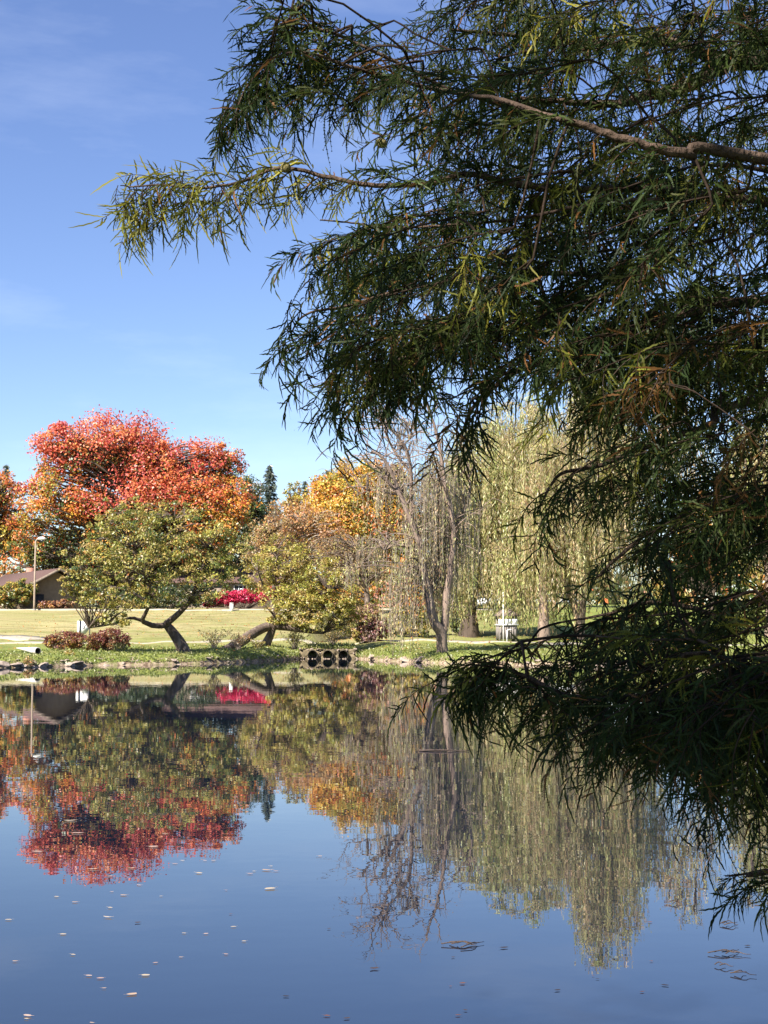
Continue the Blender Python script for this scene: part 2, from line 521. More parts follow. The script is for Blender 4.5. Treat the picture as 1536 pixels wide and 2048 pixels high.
class Crown:
    def __init__(s): s.g = Geo(); s.tips = []

    def lobe(s, c, r, nclump, nleaf, size, pal, rc=.28, flat=.65, shell=.45, aspect=.62, droop=.0):
        """clumps of leaves spread through an ellipsoid; pal(h, n, clump) -> colours with h the height in the lobe 0..1"""
        c = np.asarray(c, float); r = np.asarray(r, float)
        d = rand_dir(nclump)
        rad = shell + (1 - shell) * rng.random(nclump) ** .6
        cc = c + d * r * rad[:, None]
        s.tips += list(cc)
        rm = float(np.mean(r))
        nl = np.maximum(3, rng.normal(nleaf, nleaf * .35, nclump)).astype(int)
        k = np.repeat(np.arange(nclump), nl); n = len(k)
        rcl = rm * rc * (.6 + .8 * rng.random(nclump))
        off = rand_dir(n) * (rng.random((n, 1)) ** .5) * rcl[k][:, None] * np.array([1.15, 1.15, flat])
        pos = cc[k] + off
        pos[:, 2] -= droop * np.hypot(off[:, 0], off[:, 1])
        N = nrm(.65 * rand_dir(n) + np.array([0, 0, .55]) + .45 * d[k] + .8 * off / np.maximum(rcl[k], 1e-3)[:, None])
        D = nrm(rand_dir(n) + np.array([0, 0, -droop]))
        h = np.clip((pos[:, 2] - c[2] + r[2]) / (2 * r[2]), 0, 1)
        bias = rng.integers(0, 50, nclump)[k]
        col = pal(h, n, bias)
        L_ = size * (.6 + .8 * rng.random(n))
        s.g.kites(pos, D, N, L_, L_ * aspect, col)
        return s


def flatpal(*names):
    return lambda h, n, b: pick(names, n, b)


def gradpal(low, high, mid=.45, soft=.25):
    def f(h, n, b):
        a, c = pick(low, n, b), pick(high, n, b)
        m = (h + rng.normal(0, soft, n) + ((b % 7) - 3) * .07) > mid
        return np.where(m[:, None], c, a)
    return f


def branches(g, trunk, tips, r0, r1, k=5, wig=.12, every=1):
    """limbs from the nearest lower trunk node out to clump centres"""
    trunk = np.asarray(trunk)
    for t in tips[::every]:
        t = np.asarray(t)
        dz = t[2] - trunk[:, 2]
        dist = np.linalg.norm(trunk - t, axis=1) + np.where(dz < 0, 4 * -dz, 0)
        s_ = trunk[int(np.argmin(dist + np.abs(dz - .5 * np.linalg.norm(trunk[:, :2] - t[:2], axis=1)) * .6))]
        ln = np.linalg.norm(t - s_)
        if ln < .05: continue
        m1 = s_ + (t - s_) * .4 + rng.normal(0, wig * ln, 3) * .5 + np.array([0, 0, .08 * ln])
        m2 = s_ + (t - s_) * .75 + rng.normal(0, wig * ln, 3) * .5 + np.array([0, 0, .06 * ln])
        p = spline([s_, m1, m2, t], 6)
        g.tube(p, np.linspace(r0, r1, 6), k, cap=False)


def add_tree(name, label, cat, base, trunk_pts, trunk_r, crown, bark, group=None, lr=(.10, .02), every=2, extra=None):
    o = thing(name, base, label, cat, group)
    b = np.asarray(base)
    g = Geo()
    tp = spline(trunk_pts, 14)
    rr = np.linspace(trunk_r, trunk_r * .35, 14); rr[0] *= 1.35
    g.tube(tp, rr, 9)
    branches(g, tp[4:], crown.tips, lr[0], lr[1], every=every)
    if extra:
        for pts, ra, rb in extra: g.tube(spline(pts, 9), np.linspace(ra, rb, 9), 6, cap=False)
    g.obj('trunk', bark, o, smooth=True, loc=b)
    crown.g.obj('crown', M['leaf'], o, colour=True, loc=b)
    return o


def px_lobe(px, py, rx, ry, d, rd=None):
    """ellipsoid centre and radii from photo pixels at distance d"""
    k = d / F_PX
    return P(px, py, d), (rx * k, rd if rd else rx * k * .8, ry * k)


# ------------------------------------------------------------------ background trees
def maple(name, label, px, d, lobes, nclump, nleaf, size, pals, trunk_top, tr=.4, bark='bark_dark', group=None, lr=(.16, .03), **kw):
    c = Crown()
    for (lx, ly, rx, ry, f, dd), pal in zip(lobes, pals):
        cc, rr = px_lobe(lx, ly, rx, ry, d + dd)
        c.lobe(cc, rr, int(nclump * f * 1.3), int(nleaf * 2.2), size * .60, pal, **{**dict(shell=.22, rc=.30, flat=.85), **kw})
    b = G(px, d)
    tp = [b - np.array([0, 0, .2]), b + (P(trunk_top[0], trunk_top[1], d) - b) * .35 + np.array([.2, 0, 0]), P(trunk_top[0], trunk_top[1], d)]
    return add_tree(name, label, 'tree', b, tp, tr, c, M[bark], group, lr=lr, every=1)


BG = 'trees behind the lawn'
gr = gradpal(['orange', 'green'], ['red'], .18)
go_ = gradpal(['orange', 'green', 'yellow'], ['red', 'orange'], .55)
maple('maple_tree', 'big red and orange maple rising above the olive trees', 255, 138,
      [(230, 900, 120, 75, 1.0, 0), (130, 905, 75, 65, .65, -1), (370, 940, 100, 65, .8, 0), (110, 1010, 85, 60, .6, -2), (300, 1000, 130, 70, 1.0, -1),
       (430, 1010, 75, 70, .7, -2), (250, 1090, 150, 60, .7, 0), (455, 940, 38, 55, .3, 1), (80, 1080, 60, 50, .35, 1), (400, 1075, 80, 45, .5, -1)],
      105, 46, .42, [gr, gr, gr, go_, gr, go_, flatpal('green', 'orange', 'dkgreen'), flatpal('red', 'green'), flatpal('green', 'orange'), flatpal('orange', 'green')], (250, 960), .5, group=BG)
maple('maple_tree', 'orange red maple cut by the left picture edge behind the brown roof', -30, 146,
      [(-10, 985, 60, 40, .6, 0), (-40, 1050, 90, 60, .7, 0), (30, 1060, 45, 60, .5, 2), (-40, 980, 60, 50, .5, 0)],
      60, 42, .42, [flatpal('red', 'orange'), flatpal('orange', 'yellow', 'green'), flatpal('green', 'orange'), flatpal('orange', 'green')], (-20, 1040), .4, group=BG)
maple('maple_tree', 'golden yellow and orange maple left of the sparse willow', 715, 150,
      [(720, 965, 70, 48, .9, -4), (660, 1005, 62, 55, .9, -5), (775, 985, 58, 60, .8, -4), (700, 1045, 120, 70, 1.1, -6), (800, 1070, 50, 70, .6, -5), (720, 1130, 110, 50, .5, 0)],
      95, 46, .42, [flatpal('yellow', 'gold'), flatpal('yellow', 'orange'), flatpal('yellow', 'green', 'gold'), flatpal('yellow', 'orange', 'olive'), flatpal('orange', 'yellow', 'green'), flatpal('green', 'orange')],
      (715, 1020), .4, group=BG)
maple('leafy_tree', 'dark green leafy tree between the red maple and the spruce', 500, 158,
      [(492, 1000, 35, 55, .6, 0), (510, 1060, 50, 60, .7, 0), (470, 1110, 60, 60, .6, 0)], 55, 40, .42,
      [flatpal('green', 'dkgreen'), flatpal('dkgreen', 'green'), flatpal('dkgreen', 'green')], (500, 1050), .35, group=BG)
maple('leafy_tree', 'narrow yellow green tree beside the spruce tip', 592, 165,
      [(588, 1000, 22, 40, .5, 0), (590, 1060, 35, 50, .6, 0)], 50, 40, .40, [flatpal('gold', 'olive'), flatpal('gold', 'olive', 'green')], (590, 1040), .3, group=BG)
maple('leafy_tree', 'pale bare topped tree just left of the tall spruce', 480, 175,
      [(500, 985, 35, 40, .5, 0), (505, 1050, 45, 60, .5, 0)], 40, 14, .32, [flatpal('brown'), flatpal('brown', 'olive')], (498, 1020), .3, 'bark_pale', group=BG)
maple('leafy_tree', 'russet thinning tree with pale limbs behind the second leaning tree', 610, 132,
      [(600, 1045, 55, 50, .8, 0), (560, 1080, 60, 55, .7, 0), (650, 1060, 45, 50, .6, 0), (600, 1120, 90, 50, .7, 0)], 70, 24, .30,
      [flatpal('russet'), flatpal('russet', 'brown'), flatpal('russet'), flatpal('russet', 'olive')], (605, 1060), .3, 'bark_pale', group=BG, lr=(.08, .02))
maple('leafy_tree', 'brown small tree with dark trunk behind the leaning trees', 545, 128,
      [(540, 1060, 40, 60, .6, 0), (530, 1110, 55, 50, .6, 0)], 55, 22, .30, [flatpal('brown', 'russet'), flatpal('brown', 'olive')], (540, 1070), .26, 'bark', group=BG, lr=(.08, .02))
maple('leafy_tree', 'bright green and orange tree low beside the willow trunk', 815, 138,
      [(822, 1110, 32, 50, .6, 0), (800, 1140, 45, 40, .5, 0), (845, 1060, 25, 40, .3, 0)], 60, 40, .36, [flatpal('green', 'gold'), flatpal('green', 'orange'), flatpal('orange', 'gold')], (818, 1100), .28, group=BG)
maple('leafy_tree', 'green and ochre trees massed under the red maple crown', 150, 142,
      [(160, 1120, 90, 60, .8, 0), (60, 1110, 60, 45, .5, 1), (300, 1140, 110, 60, .8, 1), (420, 1140, 80, 60, .6, 1)], 75, 40, .40,
      [flatpal('dkgreen', 'green'), flatpal('green', 'orange'), flatpal('dkgreen', 'olive'), flatpal('dkgreen', 'green')], (180, 1100), .3, group=BG)
maple('leafy_tree', 'orange tree glimpsed through the cypress at right', 1420, 125,
      [(1420, 1060, 75, 60, .8, 0), (1450, 1110, 90, 60, .8, 0), (1340, 1120, 60, 50, .6, 0)], 65, 40, .36, [flatpal('yellow', 'orange'), flatpal('gold', 'green'), flatpal('orange', 'green')], (1420, 1080), .3, group=BG)
maple('leafy_tree', 'orange brown tree seen behind the dense willow curtain', 1010, 140,
      [(1000, 1090, 90, 80, .9, 0), (1090, 1080, 80, 80, .8, 0), (920, 1110, 60, 70, .6, 0), (1150, 1110, 70, 60, .6, 0)], 65, 36, .40,
      [flatpal('olive', 'russet'), flatpal('green', 'olive'), flatpal('orange', 'olive'), flatpal('green', 'olive')], (1010, 1080), .3, group=BG)


def spruce(label, px, d, top, bottom, half, n_whorl=26, seed=0):
    b = G(px, d)
    topz = P(px, top, d)[2]; k = d / F_PX
    z0 = P(px, bottom, d)[2]
    o = thing('spruce_tree', b, label, 'tree', 'spruces on the skyline')
    g = Geo(); lf = Geo()
    g.tube([b, np.array([b[0], b[1], topz])], [.28, .02], 7)
    for i in range(n_whorl):
        f = i / (n_whorl - 1)
        z = topz - .3 - (topz - z0) * f
        R_ = half * k * (.08 + .92 * f ** .9) * (.8 + .35 * rng.random())
        for a in np.arange(7) * 2 * np.pi / 7 + rng.random() * 6:
            if rng.random() < .12: continue
            ln = R_ * (.7 + .5 * rng.random())
            dv = np.array([math.cos(a), math.sin(a), 0])
            p = spline([[b[0], b[1], z], b * [1, 1, 0] + [0, 0, z - .10 * ln] + dv * ln * .55, b * [1, 1, 0] + [0, 0, z - .02 * ln] + dv * ln], 7)
            g.tube(p, np.linspace(.05, .01, 7), 4, cap=False)
            m = int(6 + 16 * ln)
            q = p[rng.integers(1, 7, m)] + rng.normal(0, .10, (m, 3))
            q[:, 2] -= .12 * rng.random(m)
            D = nrm(np.array([dv[0], dv[1], -.9]) + rng.normal(0, .5, (m, 3)))
            lf.kites(q, D, rand_dir(m), .45 + .25 * rng.random(m), np.full(m, .16), pick(['spruce'], m))
    g.obj('trunk', M['bark_dark'], o, loc=b)
    lf.obj('crown', M['leaf'], o, colour=True, loc=b)


spruce('tall blue green spruce standing alone against the sky', 538, 168, 930, 1120, 48)
spruce('small spruce tip peeping over the russet tree', 609, 180, 962, 1100, 26, 18)
spruce('dark conifer top behind the left edge maple', 8, 175, 928, 1100, 30, 20)
spruce('dark conifer shoulder left of the golden maple', 655, 185, 940, 1100, 34, 20)

# a far wood closes the gaps below the crowns
g = Geo()
n = 26000
xx = rng.uniform(-120, 120, n)
yy = 205 + rng.uniform(0, 25, n)
hh = 6.5 + 2.2 * np.sin(xx * .13) + 1.4 * np.sin(xx * .41 + 1) + rng.normal(0, .6, n)
zz = ground(xx, yy) + hh * rng.random(n) ** .8
bias = (np.floor(xx / 5) * 7).astype(int) % 50
g.kites(np.stack([xx, yy, zz], -1), rand_dir(n), nrm(rand_dir(n) + [0, -.3, .7]), .8 + .5 * rng.random(n), .6 + .3 * rng.random(n), pick(['green', 'olive', 'dkgreen', 'russet', 'orange'], n, bias))
o = g.obj('far_woods', M['leaf'], None, colour=True)
tag(o, 'mixed far woods filling the gaps low behind the houses', 'woods', kind='stuff')

# ------------------------------------------------------------------ leaning trees on the bank
def leaning_tree_a():
    d = 66.5
    b = G(372, d)
    o = thing('leaning_tree', b, 'olive leaved tree leaning left, its forked trunk rising beside the burgundy bushes', 'tree', 'leaning trees on the bank')
    g = Geo()
    j = P(332, 1248, d)
    g.tube(spline([b - [0, 0, .25], P(362, 1290, d), P(348, 1268, d), j], 10), np.interp(np.linspace(0, 1, 10), [0, .12, .3, 1], [.50, .36, .29, .19]), 12)
    limbs = [([(332, 1248), (352, 1232), (372, 1212), (383, 1195), (400, 1150), (420, 1100)], .17, .05),
             ([(334, 1250), (310, 1252), (292, 1246), (285, 1240), (293, 1222), (300, 1200), (290, 1150), (270, 1100)], .15, .04),
             ([(286, 1242), (262, 1236), (235, 1245), (205, 1252), (178, 1256)], .09, .02),
             ([(300, 1205), (250, 1180), (200, 1170), (160, 1165)], .08, .02),
             ([(380, 1200), (420, 1180), (460, 1150), (480, 1110)], .08, .02),
             ([(292, 1160), (230, 1110), (200, 1070)], .07, .02), ([(400, 1150), (370, 1090), (350, 1040)], .06, .02), ([(290, 1150), (250, 1070), (225, 1020)], .06, .02)]
    nodes = []
    for pl, r0, r1 in limbs:
        dd = d + rng.normal(0, .5)
        pts = spline([P(x, y, d + (dd - d - 2.6) * min(1, (i + .4) / len(pl))) for i, (x, y) in enumerate(pl)], 12)
        nodes += list(pts[4:])
        g.tube(pts, np.linspace(r0, r1, 12), 7, cap=False)
    c = Crown()
    pal = flatpal('olive', 'olive2', 'olive', 'green')
    for lx, ly, rx, ry, f, dd in [(235, 1060, 75, 60, .8, .5), (330, 1060, 90, 55, .9, 0), (420, 1090, 75, 60, .8, .3), (180, 1130, 65, 50, .7, 0), (290, 1130, 110, 65, 1.1, -.5),
                                  (420, 1150, 70, 50, .7, -.5), (170, 1185, 50, 32, .4, 0), (250, 1195, 80, 30, .6, -.6), (225, 1235, 45, 18, .25, -.2), (360, 1195, 80, 25, .35, 1.0), (155, 1165, 38, 38, .35, .2), (470, 1115, 42, 55, .45, .4), (250, 1025, 70, 38, .45, 1.0), (350, 1020, 50, 30, .25, 1.0)]:
        cc, rr = px_lobe(lx, ly, rx, ry, d + dd - 3.2)
        c.lobe(cc, rr, int(76 * f), 44, .115, pal, rc=.19, shell=.25, aspect=.5, droop=.3)
    branches(g, nodes, c.tips, .035, .008, k=4, every=2)
    g.obj('trunk', M['bark'], o, smooth=True, loc=b)
    c.g.obj('crown', M['leaf'], o, colour=True, loc=b)


def leaning_tree_b():
    d = 74.0
    b = G(528, d)
    o = thing('leaning_tree', b, 'yellow olive tree with one trunk lying low over the bank left of the pipes', 'tree', 'leaning trees on the bank')
    g = Geo()
    low = spline([G(450, d - 4.5) - [0, 0, .1], P(478, 1286, d - 2.4), P(508, 1266, d - 1), P(540, 1252, d), P(580, 1255, d), P(620, 1262, d), P(648, 1266, d)], 18)
    g.tube(low, np.interp(np.linspace(0, 1, 18), [0, .1, .5, .8, 1], [.24, .27, .24, .17, .07]) * (1 + rng.normal(0, .05, 18)), 12)
    st = spline([b - [0, 0, .2], P(536, 1280, d), P(545, 1258, d), P(548, 1235, d), P(556, 1200, d), P(575, 1150, d)], 14)
    g.tube(st, np.interp(np.linspace(0, 1, 14), [0, .1, .2, 1], [.38, .28, .23, .06]), 10)
    nodes = list(st[5:]) + list(low[9:])
    for pl, r0, r1 in [([(548, 1235), (580, 1220), (620, 1200), (660, 1180)], .10, .03), ([(590, 1256), (605, 1235), (612, 1200)], .09, .03), ([(552, 1215), (530, 1180), (515, 1140)], .09, .03),
                       ([(570, 1160), (610, 1110), (640, 1080)], .06, .02), ([(552, 1200), (550, 1140), (560, 1090)], .06, .02)]:
        pts = spline([P(x, y, d - 1.8 * i_ / len(pl) + rng.normal(0, .3)) for i_, (x, y) in enumerate(pl)], 9)
        nodes += list(pts[3:]); g.tube(pts, np.linspace(r0, r1, 9), 6, cap=False)
    c = Crown()
    for lx, ly, rx, ry, f, dd, pn in [(570, 1120, 55, 55, .7, 0, 'olive'), (520, 1140, 40, 50, .4, .4, 'olive'), (640, 1150, 60, 45, .7, 0, 'olive2'), (590, 1195, 75, 35, .8, -.3, 'olive2'),
                                      (670, 1195, 50, 45, .6, 0, 'olive2'), (630, 1235, 60, 25, .45, -.3, 'olive2'), (700, 1225, 40, 40, .3, .5, 'olive'), (560, 1235, 35, 14, .15, 0, 'olive2')]:
        cc, rr = px_lobe(lx, ly, rx, ry, d + dd - .6)
        c.lobe(cc, rr, int(130 * f), 44, .125, flatpal(pn, 'olive2'), rc=.22, shell=.25, aspect=.48, droop=.3)
    branches(g, nodes, c.tips, .03, .008, k=4, every=2)
    g.obj('trunk', M['bark'], o, smooth=True, loc=b)
    c.g.obj('crown', M['leaf'], o, colour=True, loc=b)


leaning_tree_a()
leaning_tree_b()


# ------------------------------------------------------------------ willows
def strands(lf, st, roots, lens, pal, leaf=.20, width=.045, step=.13, lean=.10, stem_r=.006, dens=1.0, floor=.25):
    """weeping strands: thin stems hanging from roots with narrow drooping leaves"""
    for q, ln in zip(roots, lens):
        q = np.asarray(q)
        tone = float(np.clip(rng.lognormal(-.10, .34), .45, 1.5))
        gr_ = gz(q[0], q[1])
        ln = min(ln, q[2] - max(gr_, 0) - floor * (.3 + 1.4 * rng.random()))
        if ln < .4: continue
        m = max(4, int(ln / .8))
        a = rng.random() * 6.28
        out_ = np.array([math.cos(a), math.sin(a), 0]) * lean * (.3 + rng.random())
        f = np.linspace(0, 1, m)[:, None]
        pts = q + out_ * np.sqrt(f) * min(ln, 2) + np.array([0, 0, -1]) * ln * f + rng.normal(0, .035, (m, 3)) * f
        if stem_r: st.tube(pts, np.linspace(stem_r * 1.5, stem_r * .6, m), 3, cap=False)
        k = max(4, int(ln / step * dens))
        u = np.sort(rng.random(k)) * (m - 1.001)
        i = u.astype(int); ff = (u - i)[:, None]
        pos = pts[i] * (1 - ff) + pts[i + 1] * ff + rng.normal(0, .035, (k, 3))
        D = nrm(np.array([0, 0, -1.0]) + rng.normal(0, .28, (k, 3)))
        N = nrm(.45 * rand_dir(k) + rand_dir(1) + [0, -.3, .2])
        cl = np.clip(pick(pal, k, np.full(k, rng.integers(0, 50)), .08) * tone, .01, .8)
        lf.kites(pos, D, N, leaf * (.6 + .8 * rng.random(k)), width * (.7 + .6 * rng.random(k)), cl)


def willow(label, base_px, d, trunks, domes, pal, bark='bark_willow', leaf=.20, width=.05, stem=True, dens=1.0, step=.13, bare=0):
    """trunks: list of (pixel polyline, r0, r1, depth offset at end); domes: (px, py top, rx px, bottom px, n curtains, strands per curtain, depth radius m, depth offset)"""
    b = G(base_px, d)
    o = thing('willow_tree', b, label, 'tree', 'weeping willows on the far bank')
    nodes = []
    for ti, (pl, r0, r1, dd) in enumerate(trunks):
        g = Geo()
        pts = [P(x, y, d + dd * i / max(1, len(pl) - 1)) for i, (x, y) in enumerate(pl)]
        sp = spline(pts, max(10, 3 * len(pl)))
        rr = np.linspace(r0, r1, len(sp))
        wob = rng.normal(0, .12, sp.shape) * rr[:, None]; wob[:3] = 0
        sp = sp + wob
        if ti == 0: sp[0, 2] = b[2] - .3
        if ti == 0: rr[0] *= 1.3; rr[1] *= 1.08
        g.tube(sp, rr, 9 if r0 > .1 else 5, cap=False)
        nodes += list(sp[len(sp) // 3:])
        g.obj('trunk' if ti == 0 else 'limb', M[bark], o, smooth=True, loc=b)
    nodes = np.array(nodes)
    if bare:
        g = Geo()
        top = nodes[nodes[:, 2] > b[2] + 5]
        for _ in range(bare):
            p0 = top[rng.integers(0, len(top))]
            dv = nrm(rng.normal(0, 1, 3) * [1, .7, .5] + [-.25, 0, .55]); ln = rng.uniform(.8, 2.6)
            pts = spline([p0, p0 + dv * ln * .4 + rng.normal(0, .1, 3), p0 + dv * ln * .75 + rng.normal(0, .15, 3), p0 + dv * ln + [0, 0, -.15 * ln]], 7)
            g.tube(pts, np.linspace(.03, .009, 7), 4, cap=False)
            for _k in range(3):
                q0 = pts[rng.integers(2, 7)]; e = nrm(dv + rng.normal(0, .6, 3)) * rng.uniform(.3, 1.0)
                g.tube(spline([q0, q0 + e * .5 + [0, 0, .05], q0 + e - [0, 0, .1]], 4), [.012, .010, .008, .006], 3, cap=False)
        tag(g.obj('bare_twigs', M[bark], o, loc=b), kind='stuff')
    lf, st, br = Geo(), Geo(), Geo()
    k = d / F_PX
    for dx, top, rx, bot, nc, ns, rd, dd in domes:
        c = P(dx, top, d + dd)
        zb = P(dx, bot, d + dd)[2]
        rxm = rx * k
        for _ in range(nc):
            a = rng.random() * 2 * np.pi
            f = rng.random() ** .55
            q = c + np.array([math.cos(a) * f * rxm, math.sin(a) * f * rd, 0])
            q[2] -= (1 - math.sqrt(max(0, 1 - (f * .97) ** 2))) * (c[2] - zb) * .42 + rng.random() ** 1.5 * (c[2] - zb) * .45
            # arching branch from a trunk node to the curtain
            if len(nodes):
                s_ = nodes[int(np.argmin(np.linalg.norm((nodes - q) * [1, 1, .6], axis=1) + np.where(nodes[:, 2] > q[2], 3, 0)))]
                br.tube(spline([s_, s_ * .45 + q * .55 + [0, 0, .35], q + [0, 0, .12], q - [0, 0, .3]], 7), np.linspace(.045, .008, 7), 4, cap=False)
            ln = (q[2] - zb) * (.45 + .65 * rng.random())
            m_ = int(ns * 3)
            pq = q + np.array([0, 0, .1]) + rand_dir(m_) * (rng.random((m_, 1)) ** .5) * [.62, .62, .40]
            lf.kites(pq, nrm(np.array([0, 0, -.8]) + rand_dir(m_) * .8), rand_dir(m_), leaf * (.5 + .7 * rng.random(m_)), np.full(m_, width * 1.2), pick(pal, m_, np.full(m_, rng.integers(0, 50))))
            rt = q + rng.normal(0, 1, (ns, 3)) * [.40, .40, .25]
            strands(lf, st, rt, ln * (.55 + .55 * rng.random(ns)), pal, leaf, width, step=step, dens=dens, stem_r=.008 if stem else 0)
    tag(br.obj('branches', M['bark'], o, loc=b), kind='stuff')
    if st.n: tag(st.obj('hanging_twigs', M['bark_pale'], o, loc=b), kind='stuff')
    tag(lf.obj('crown', M['leaf'], o, colour=True, loc=b), kind='stuff')
    return o


willow('sparse weeping willow with two bare limbs at the water edge', 884, 66.5,
       [([(886, 1312), (884, 1290), (880, 1262), (868, 1240), (858, 1200), (850, 1150), (845, 1110), (838, 1080), (822, 1040), (800, 990), (785, 950), (765, 915), (742, 903)], .29, .05, -2.2),
        ([(882, 1275), (888, 1255), (894, 1200), (900, 1150), (905, 1100), (908, 1060), (898, 1010), (890, 970), (880, 900), (868, 850), (850, 800)], .22, .045, -2.0),
        ([(858, 1205), (866, 1150), (876, 1100), (880, 1050), (876, 1000), (880, 940)], .14, .04, 1.0),
        ([(802, 992), (780, 968), (760, 950), (735, 925), (720, 906)], .10, .035, -1.0),
        ([(824, 1042), (822, 990), (822, 945), (815, 905), (800, 878), (775, 850), (770, 815)], .11, .03, -2.0),
        ([(822, 945), (790, 905), (772, 862), (764, 830)], .08, .03, -.5), ([(802, 898), (820, 875), (834, 858)], .05, .015, .3),
        ([(845, 1110), (820, 1095), (790, 1090), (770, 1100)], .11, .03, -1), ([(800, 990), (770, 985), (740, 980), (715, 990)], .05, .015, -1.0),
        ([(905, 1090), (925, 1030), (940, 980), (935, 930)], .12, .03, .8)],
       [(800, 920, 80, 1060, 18, 6, 2.2, 0), (880, 905, 60, 1180, 36, 13, 2.2, 0), (882, 1010, 26, 1270, 15, 14, 1.0, .6), (803, 1085, 20, 1318, 11, 12, .7, -2.0), (830, 840, 60, 960, 10, 5, 1.5, .5),
        (740, 1060, 45, 1190, 8, 8, 1.2, 0)],
       ['willow_b', 'willow'], bark='bark_willow', bare=150, leaf=.17, width=.036, dens=.8, step=.12)
willow('broad dense yellow willow behind the sparse one, its curtain brushing the white topped kiosk', 938, 85,
       [([(938, 1258), (940, 1220), (945, 1150), (955, 1080), (975, 1000), (990, 900)], .55, .15, 0), ([(948, 1140), (915, 1050), (905, 960)], .28, .08, 1), ([(957, 1080), (1010, 1000), (1050, 900), (1060, 830)], .30, .08, -1)],
       [(908, 900, 34, 1235, 16, 30, 2.5, 1), (960, 850, 85, 1225, 52, 34, 4.0, 0), (1050, 785, 100, 1250, 70, 38, 4.5, 0), (1010, 950, 110, 1245, 44, 32, 4.5, -2), (920, 960, 50, 1235, 26, 30, 3, 1)],
       ['willow'], leaf=.24, width=.046, step=.20, dens=1.0, bark='bark_dark', stem=False)
willow('tall willow with a straight trunk right of the kiosk', 1087, 80,
       [([(1088, 1268), (1087, 1230), (1085, 1180), (1090, 1100), (1120, 980), (1160, 850), (1190, 740)], .34, .08, 0), ([(1092, 1090), (1080, 980), (1075, 880)], .2, .06, -1), ([(1120, 980), (1200, 900), (1230, 800)], .18, .05, 1)],
       [(1195, 705, 75, 1000, 34, 26, 3.5, 0), (1110, 800, 70, 1215, 34, 26, 3.5, 0), (1215, 850, 80, 1200, 32, 26, 3.8, 0)],
       ['willow', 'willow_b'], leaf=.24, width=.038, step=.13, stem=False)
willow('thin willow with a V shaped double trunk seen past the cypress sprays', 1162, 82,
       [([(1162, 1252), (1150, 1215), (1138, 1180), (1125, 1140), (1118, 1080), (1110, 1000)], .24, .07, 0), ([(1162, 1250), (1166, 1210), (1172, 1150), (1190, 1050), (1240, 930), (1300, 880)], .24, .07, 0),
        ([(1200, 1020), (1280, 960), (1360, 930), (1410, 935)], .14, .03, 1), ([(1240, 930), (1320, 880), (1390, 860)], .1, .03, -1)],
       [(1180, 960, 60, 1215, 26, 24, 3, 0), (1250, 850, 80, 1130, 26, 16, 3.5, 0), (1350, 800, 75, 1060, 26, 10, 3.5, 0), (1390, 900, 40, 1080, 10, 9, 2.5, 0)],
       ['willow_b', 'willow'], leaf=.22, width=.05, step=.16, stem=False)
willow('willow at the far right hidden behind the cypress', 1540, 84,
       [([(1545, 1262), (1542, 1180), (1530, 1050), (1540, 900), (1560, 760)], .4, .1, 0), ([(1532, 1060), (1500, 960), (1485, 900)], .2, .05, -1)],
       [(1560, 700, 90, 1150, 36, 22, 4, 0), (1500, 860, 45, 1150, 24, 24, 3, 0)],
       ['willow'], leaf=.26, width=.06, step=.18, stem=False)
maple('bare willow', 'grey brown half bare willow crown above the maroon shrub', 735, 112,
      [(700, 1095, 70, 36, .7, 0), (645, 1105, 40, 34, .4, 0), (750, 1120, 50, 44, .6, 0), (690, 1140, 80, 36, .5, 0)], 70, 16, .26,
      [flatpal('brown'), flatpal('brown', 'russet'), flatpal('brown', 'olive'), flatpal('brown', 'olive')], (715, 1100), .3, 'bark', group=BG, lr=(.07, .015), droop=.8, aspect=.3).name = 'half_bare_tree'

# ------------------------------------------------------------------ shrubs
def shrub(name, label, px, d, lobes, nclump, nleaf, size, pals, group=None, cat='shrub', stems=9, aspect=.6, sink=0.0, **kw):
    b = G(px, d)
    o = thing(name, b, label, cat, group)
    c = Crown()
    for (lx, ly, rx, ry, f), pal in zip(lobes, pals if isinstance(pals, list) else [pals] * len(lobes)):
        cc, rr = px_lobe(lx, ly, rx, ry, d)
        c.lobe(cc, rr, int(nclump * f), nleaf, size, pal, aspect=aspect, **kw)
    g = Geo()
    for t in c.tips[::max(1, len(c.tips) // (stems * 4))]:
        g.tube(spline([b + rng.normal(0, .12, 3) * [1, 1, 0] - [0, 0, .05], b * .5 + t * .5 + rng.normal(0, .1, 3), t], 5), np.linspace(.025, .008, 5), 4, cap=False)
    g.obj('stems', M['bark'], o, loc=b)
    c.g.obj('foliage', M['leaf'], o, colour=True, loc=b)
    return o


BUSH = 'rounded burgundy bushes on the bank'
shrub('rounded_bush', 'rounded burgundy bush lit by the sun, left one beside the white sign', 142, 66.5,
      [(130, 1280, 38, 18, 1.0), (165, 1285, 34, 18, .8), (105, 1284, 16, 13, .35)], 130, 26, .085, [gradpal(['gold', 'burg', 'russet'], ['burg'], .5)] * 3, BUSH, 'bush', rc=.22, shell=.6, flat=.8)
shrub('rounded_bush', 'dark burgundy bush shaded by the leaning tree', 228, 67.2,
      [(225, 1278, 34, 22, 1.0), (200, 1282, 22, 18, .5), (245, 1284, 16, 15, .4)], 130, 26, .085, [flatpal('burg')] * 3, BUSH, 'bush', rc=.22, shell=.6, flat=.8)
shrub('hedge', 'bright magenta hedge beyond the lawn across the street', 490, 128.5,
      [(455, 1196, 30, 15, .7), (490, 1192, 30, 14, .8), (525, 1191, 28, 14, .7), (548, 1183, 22, 12, .5), (420, 1200, 24, 14, .6)], 170, 30, .17,
      [flatpal('magenta')] * 3 + [flatpal('magenta', 'orange'), flatpal('magenta', 'burg')], None, 'hedge', rc=.25, shell=.5)
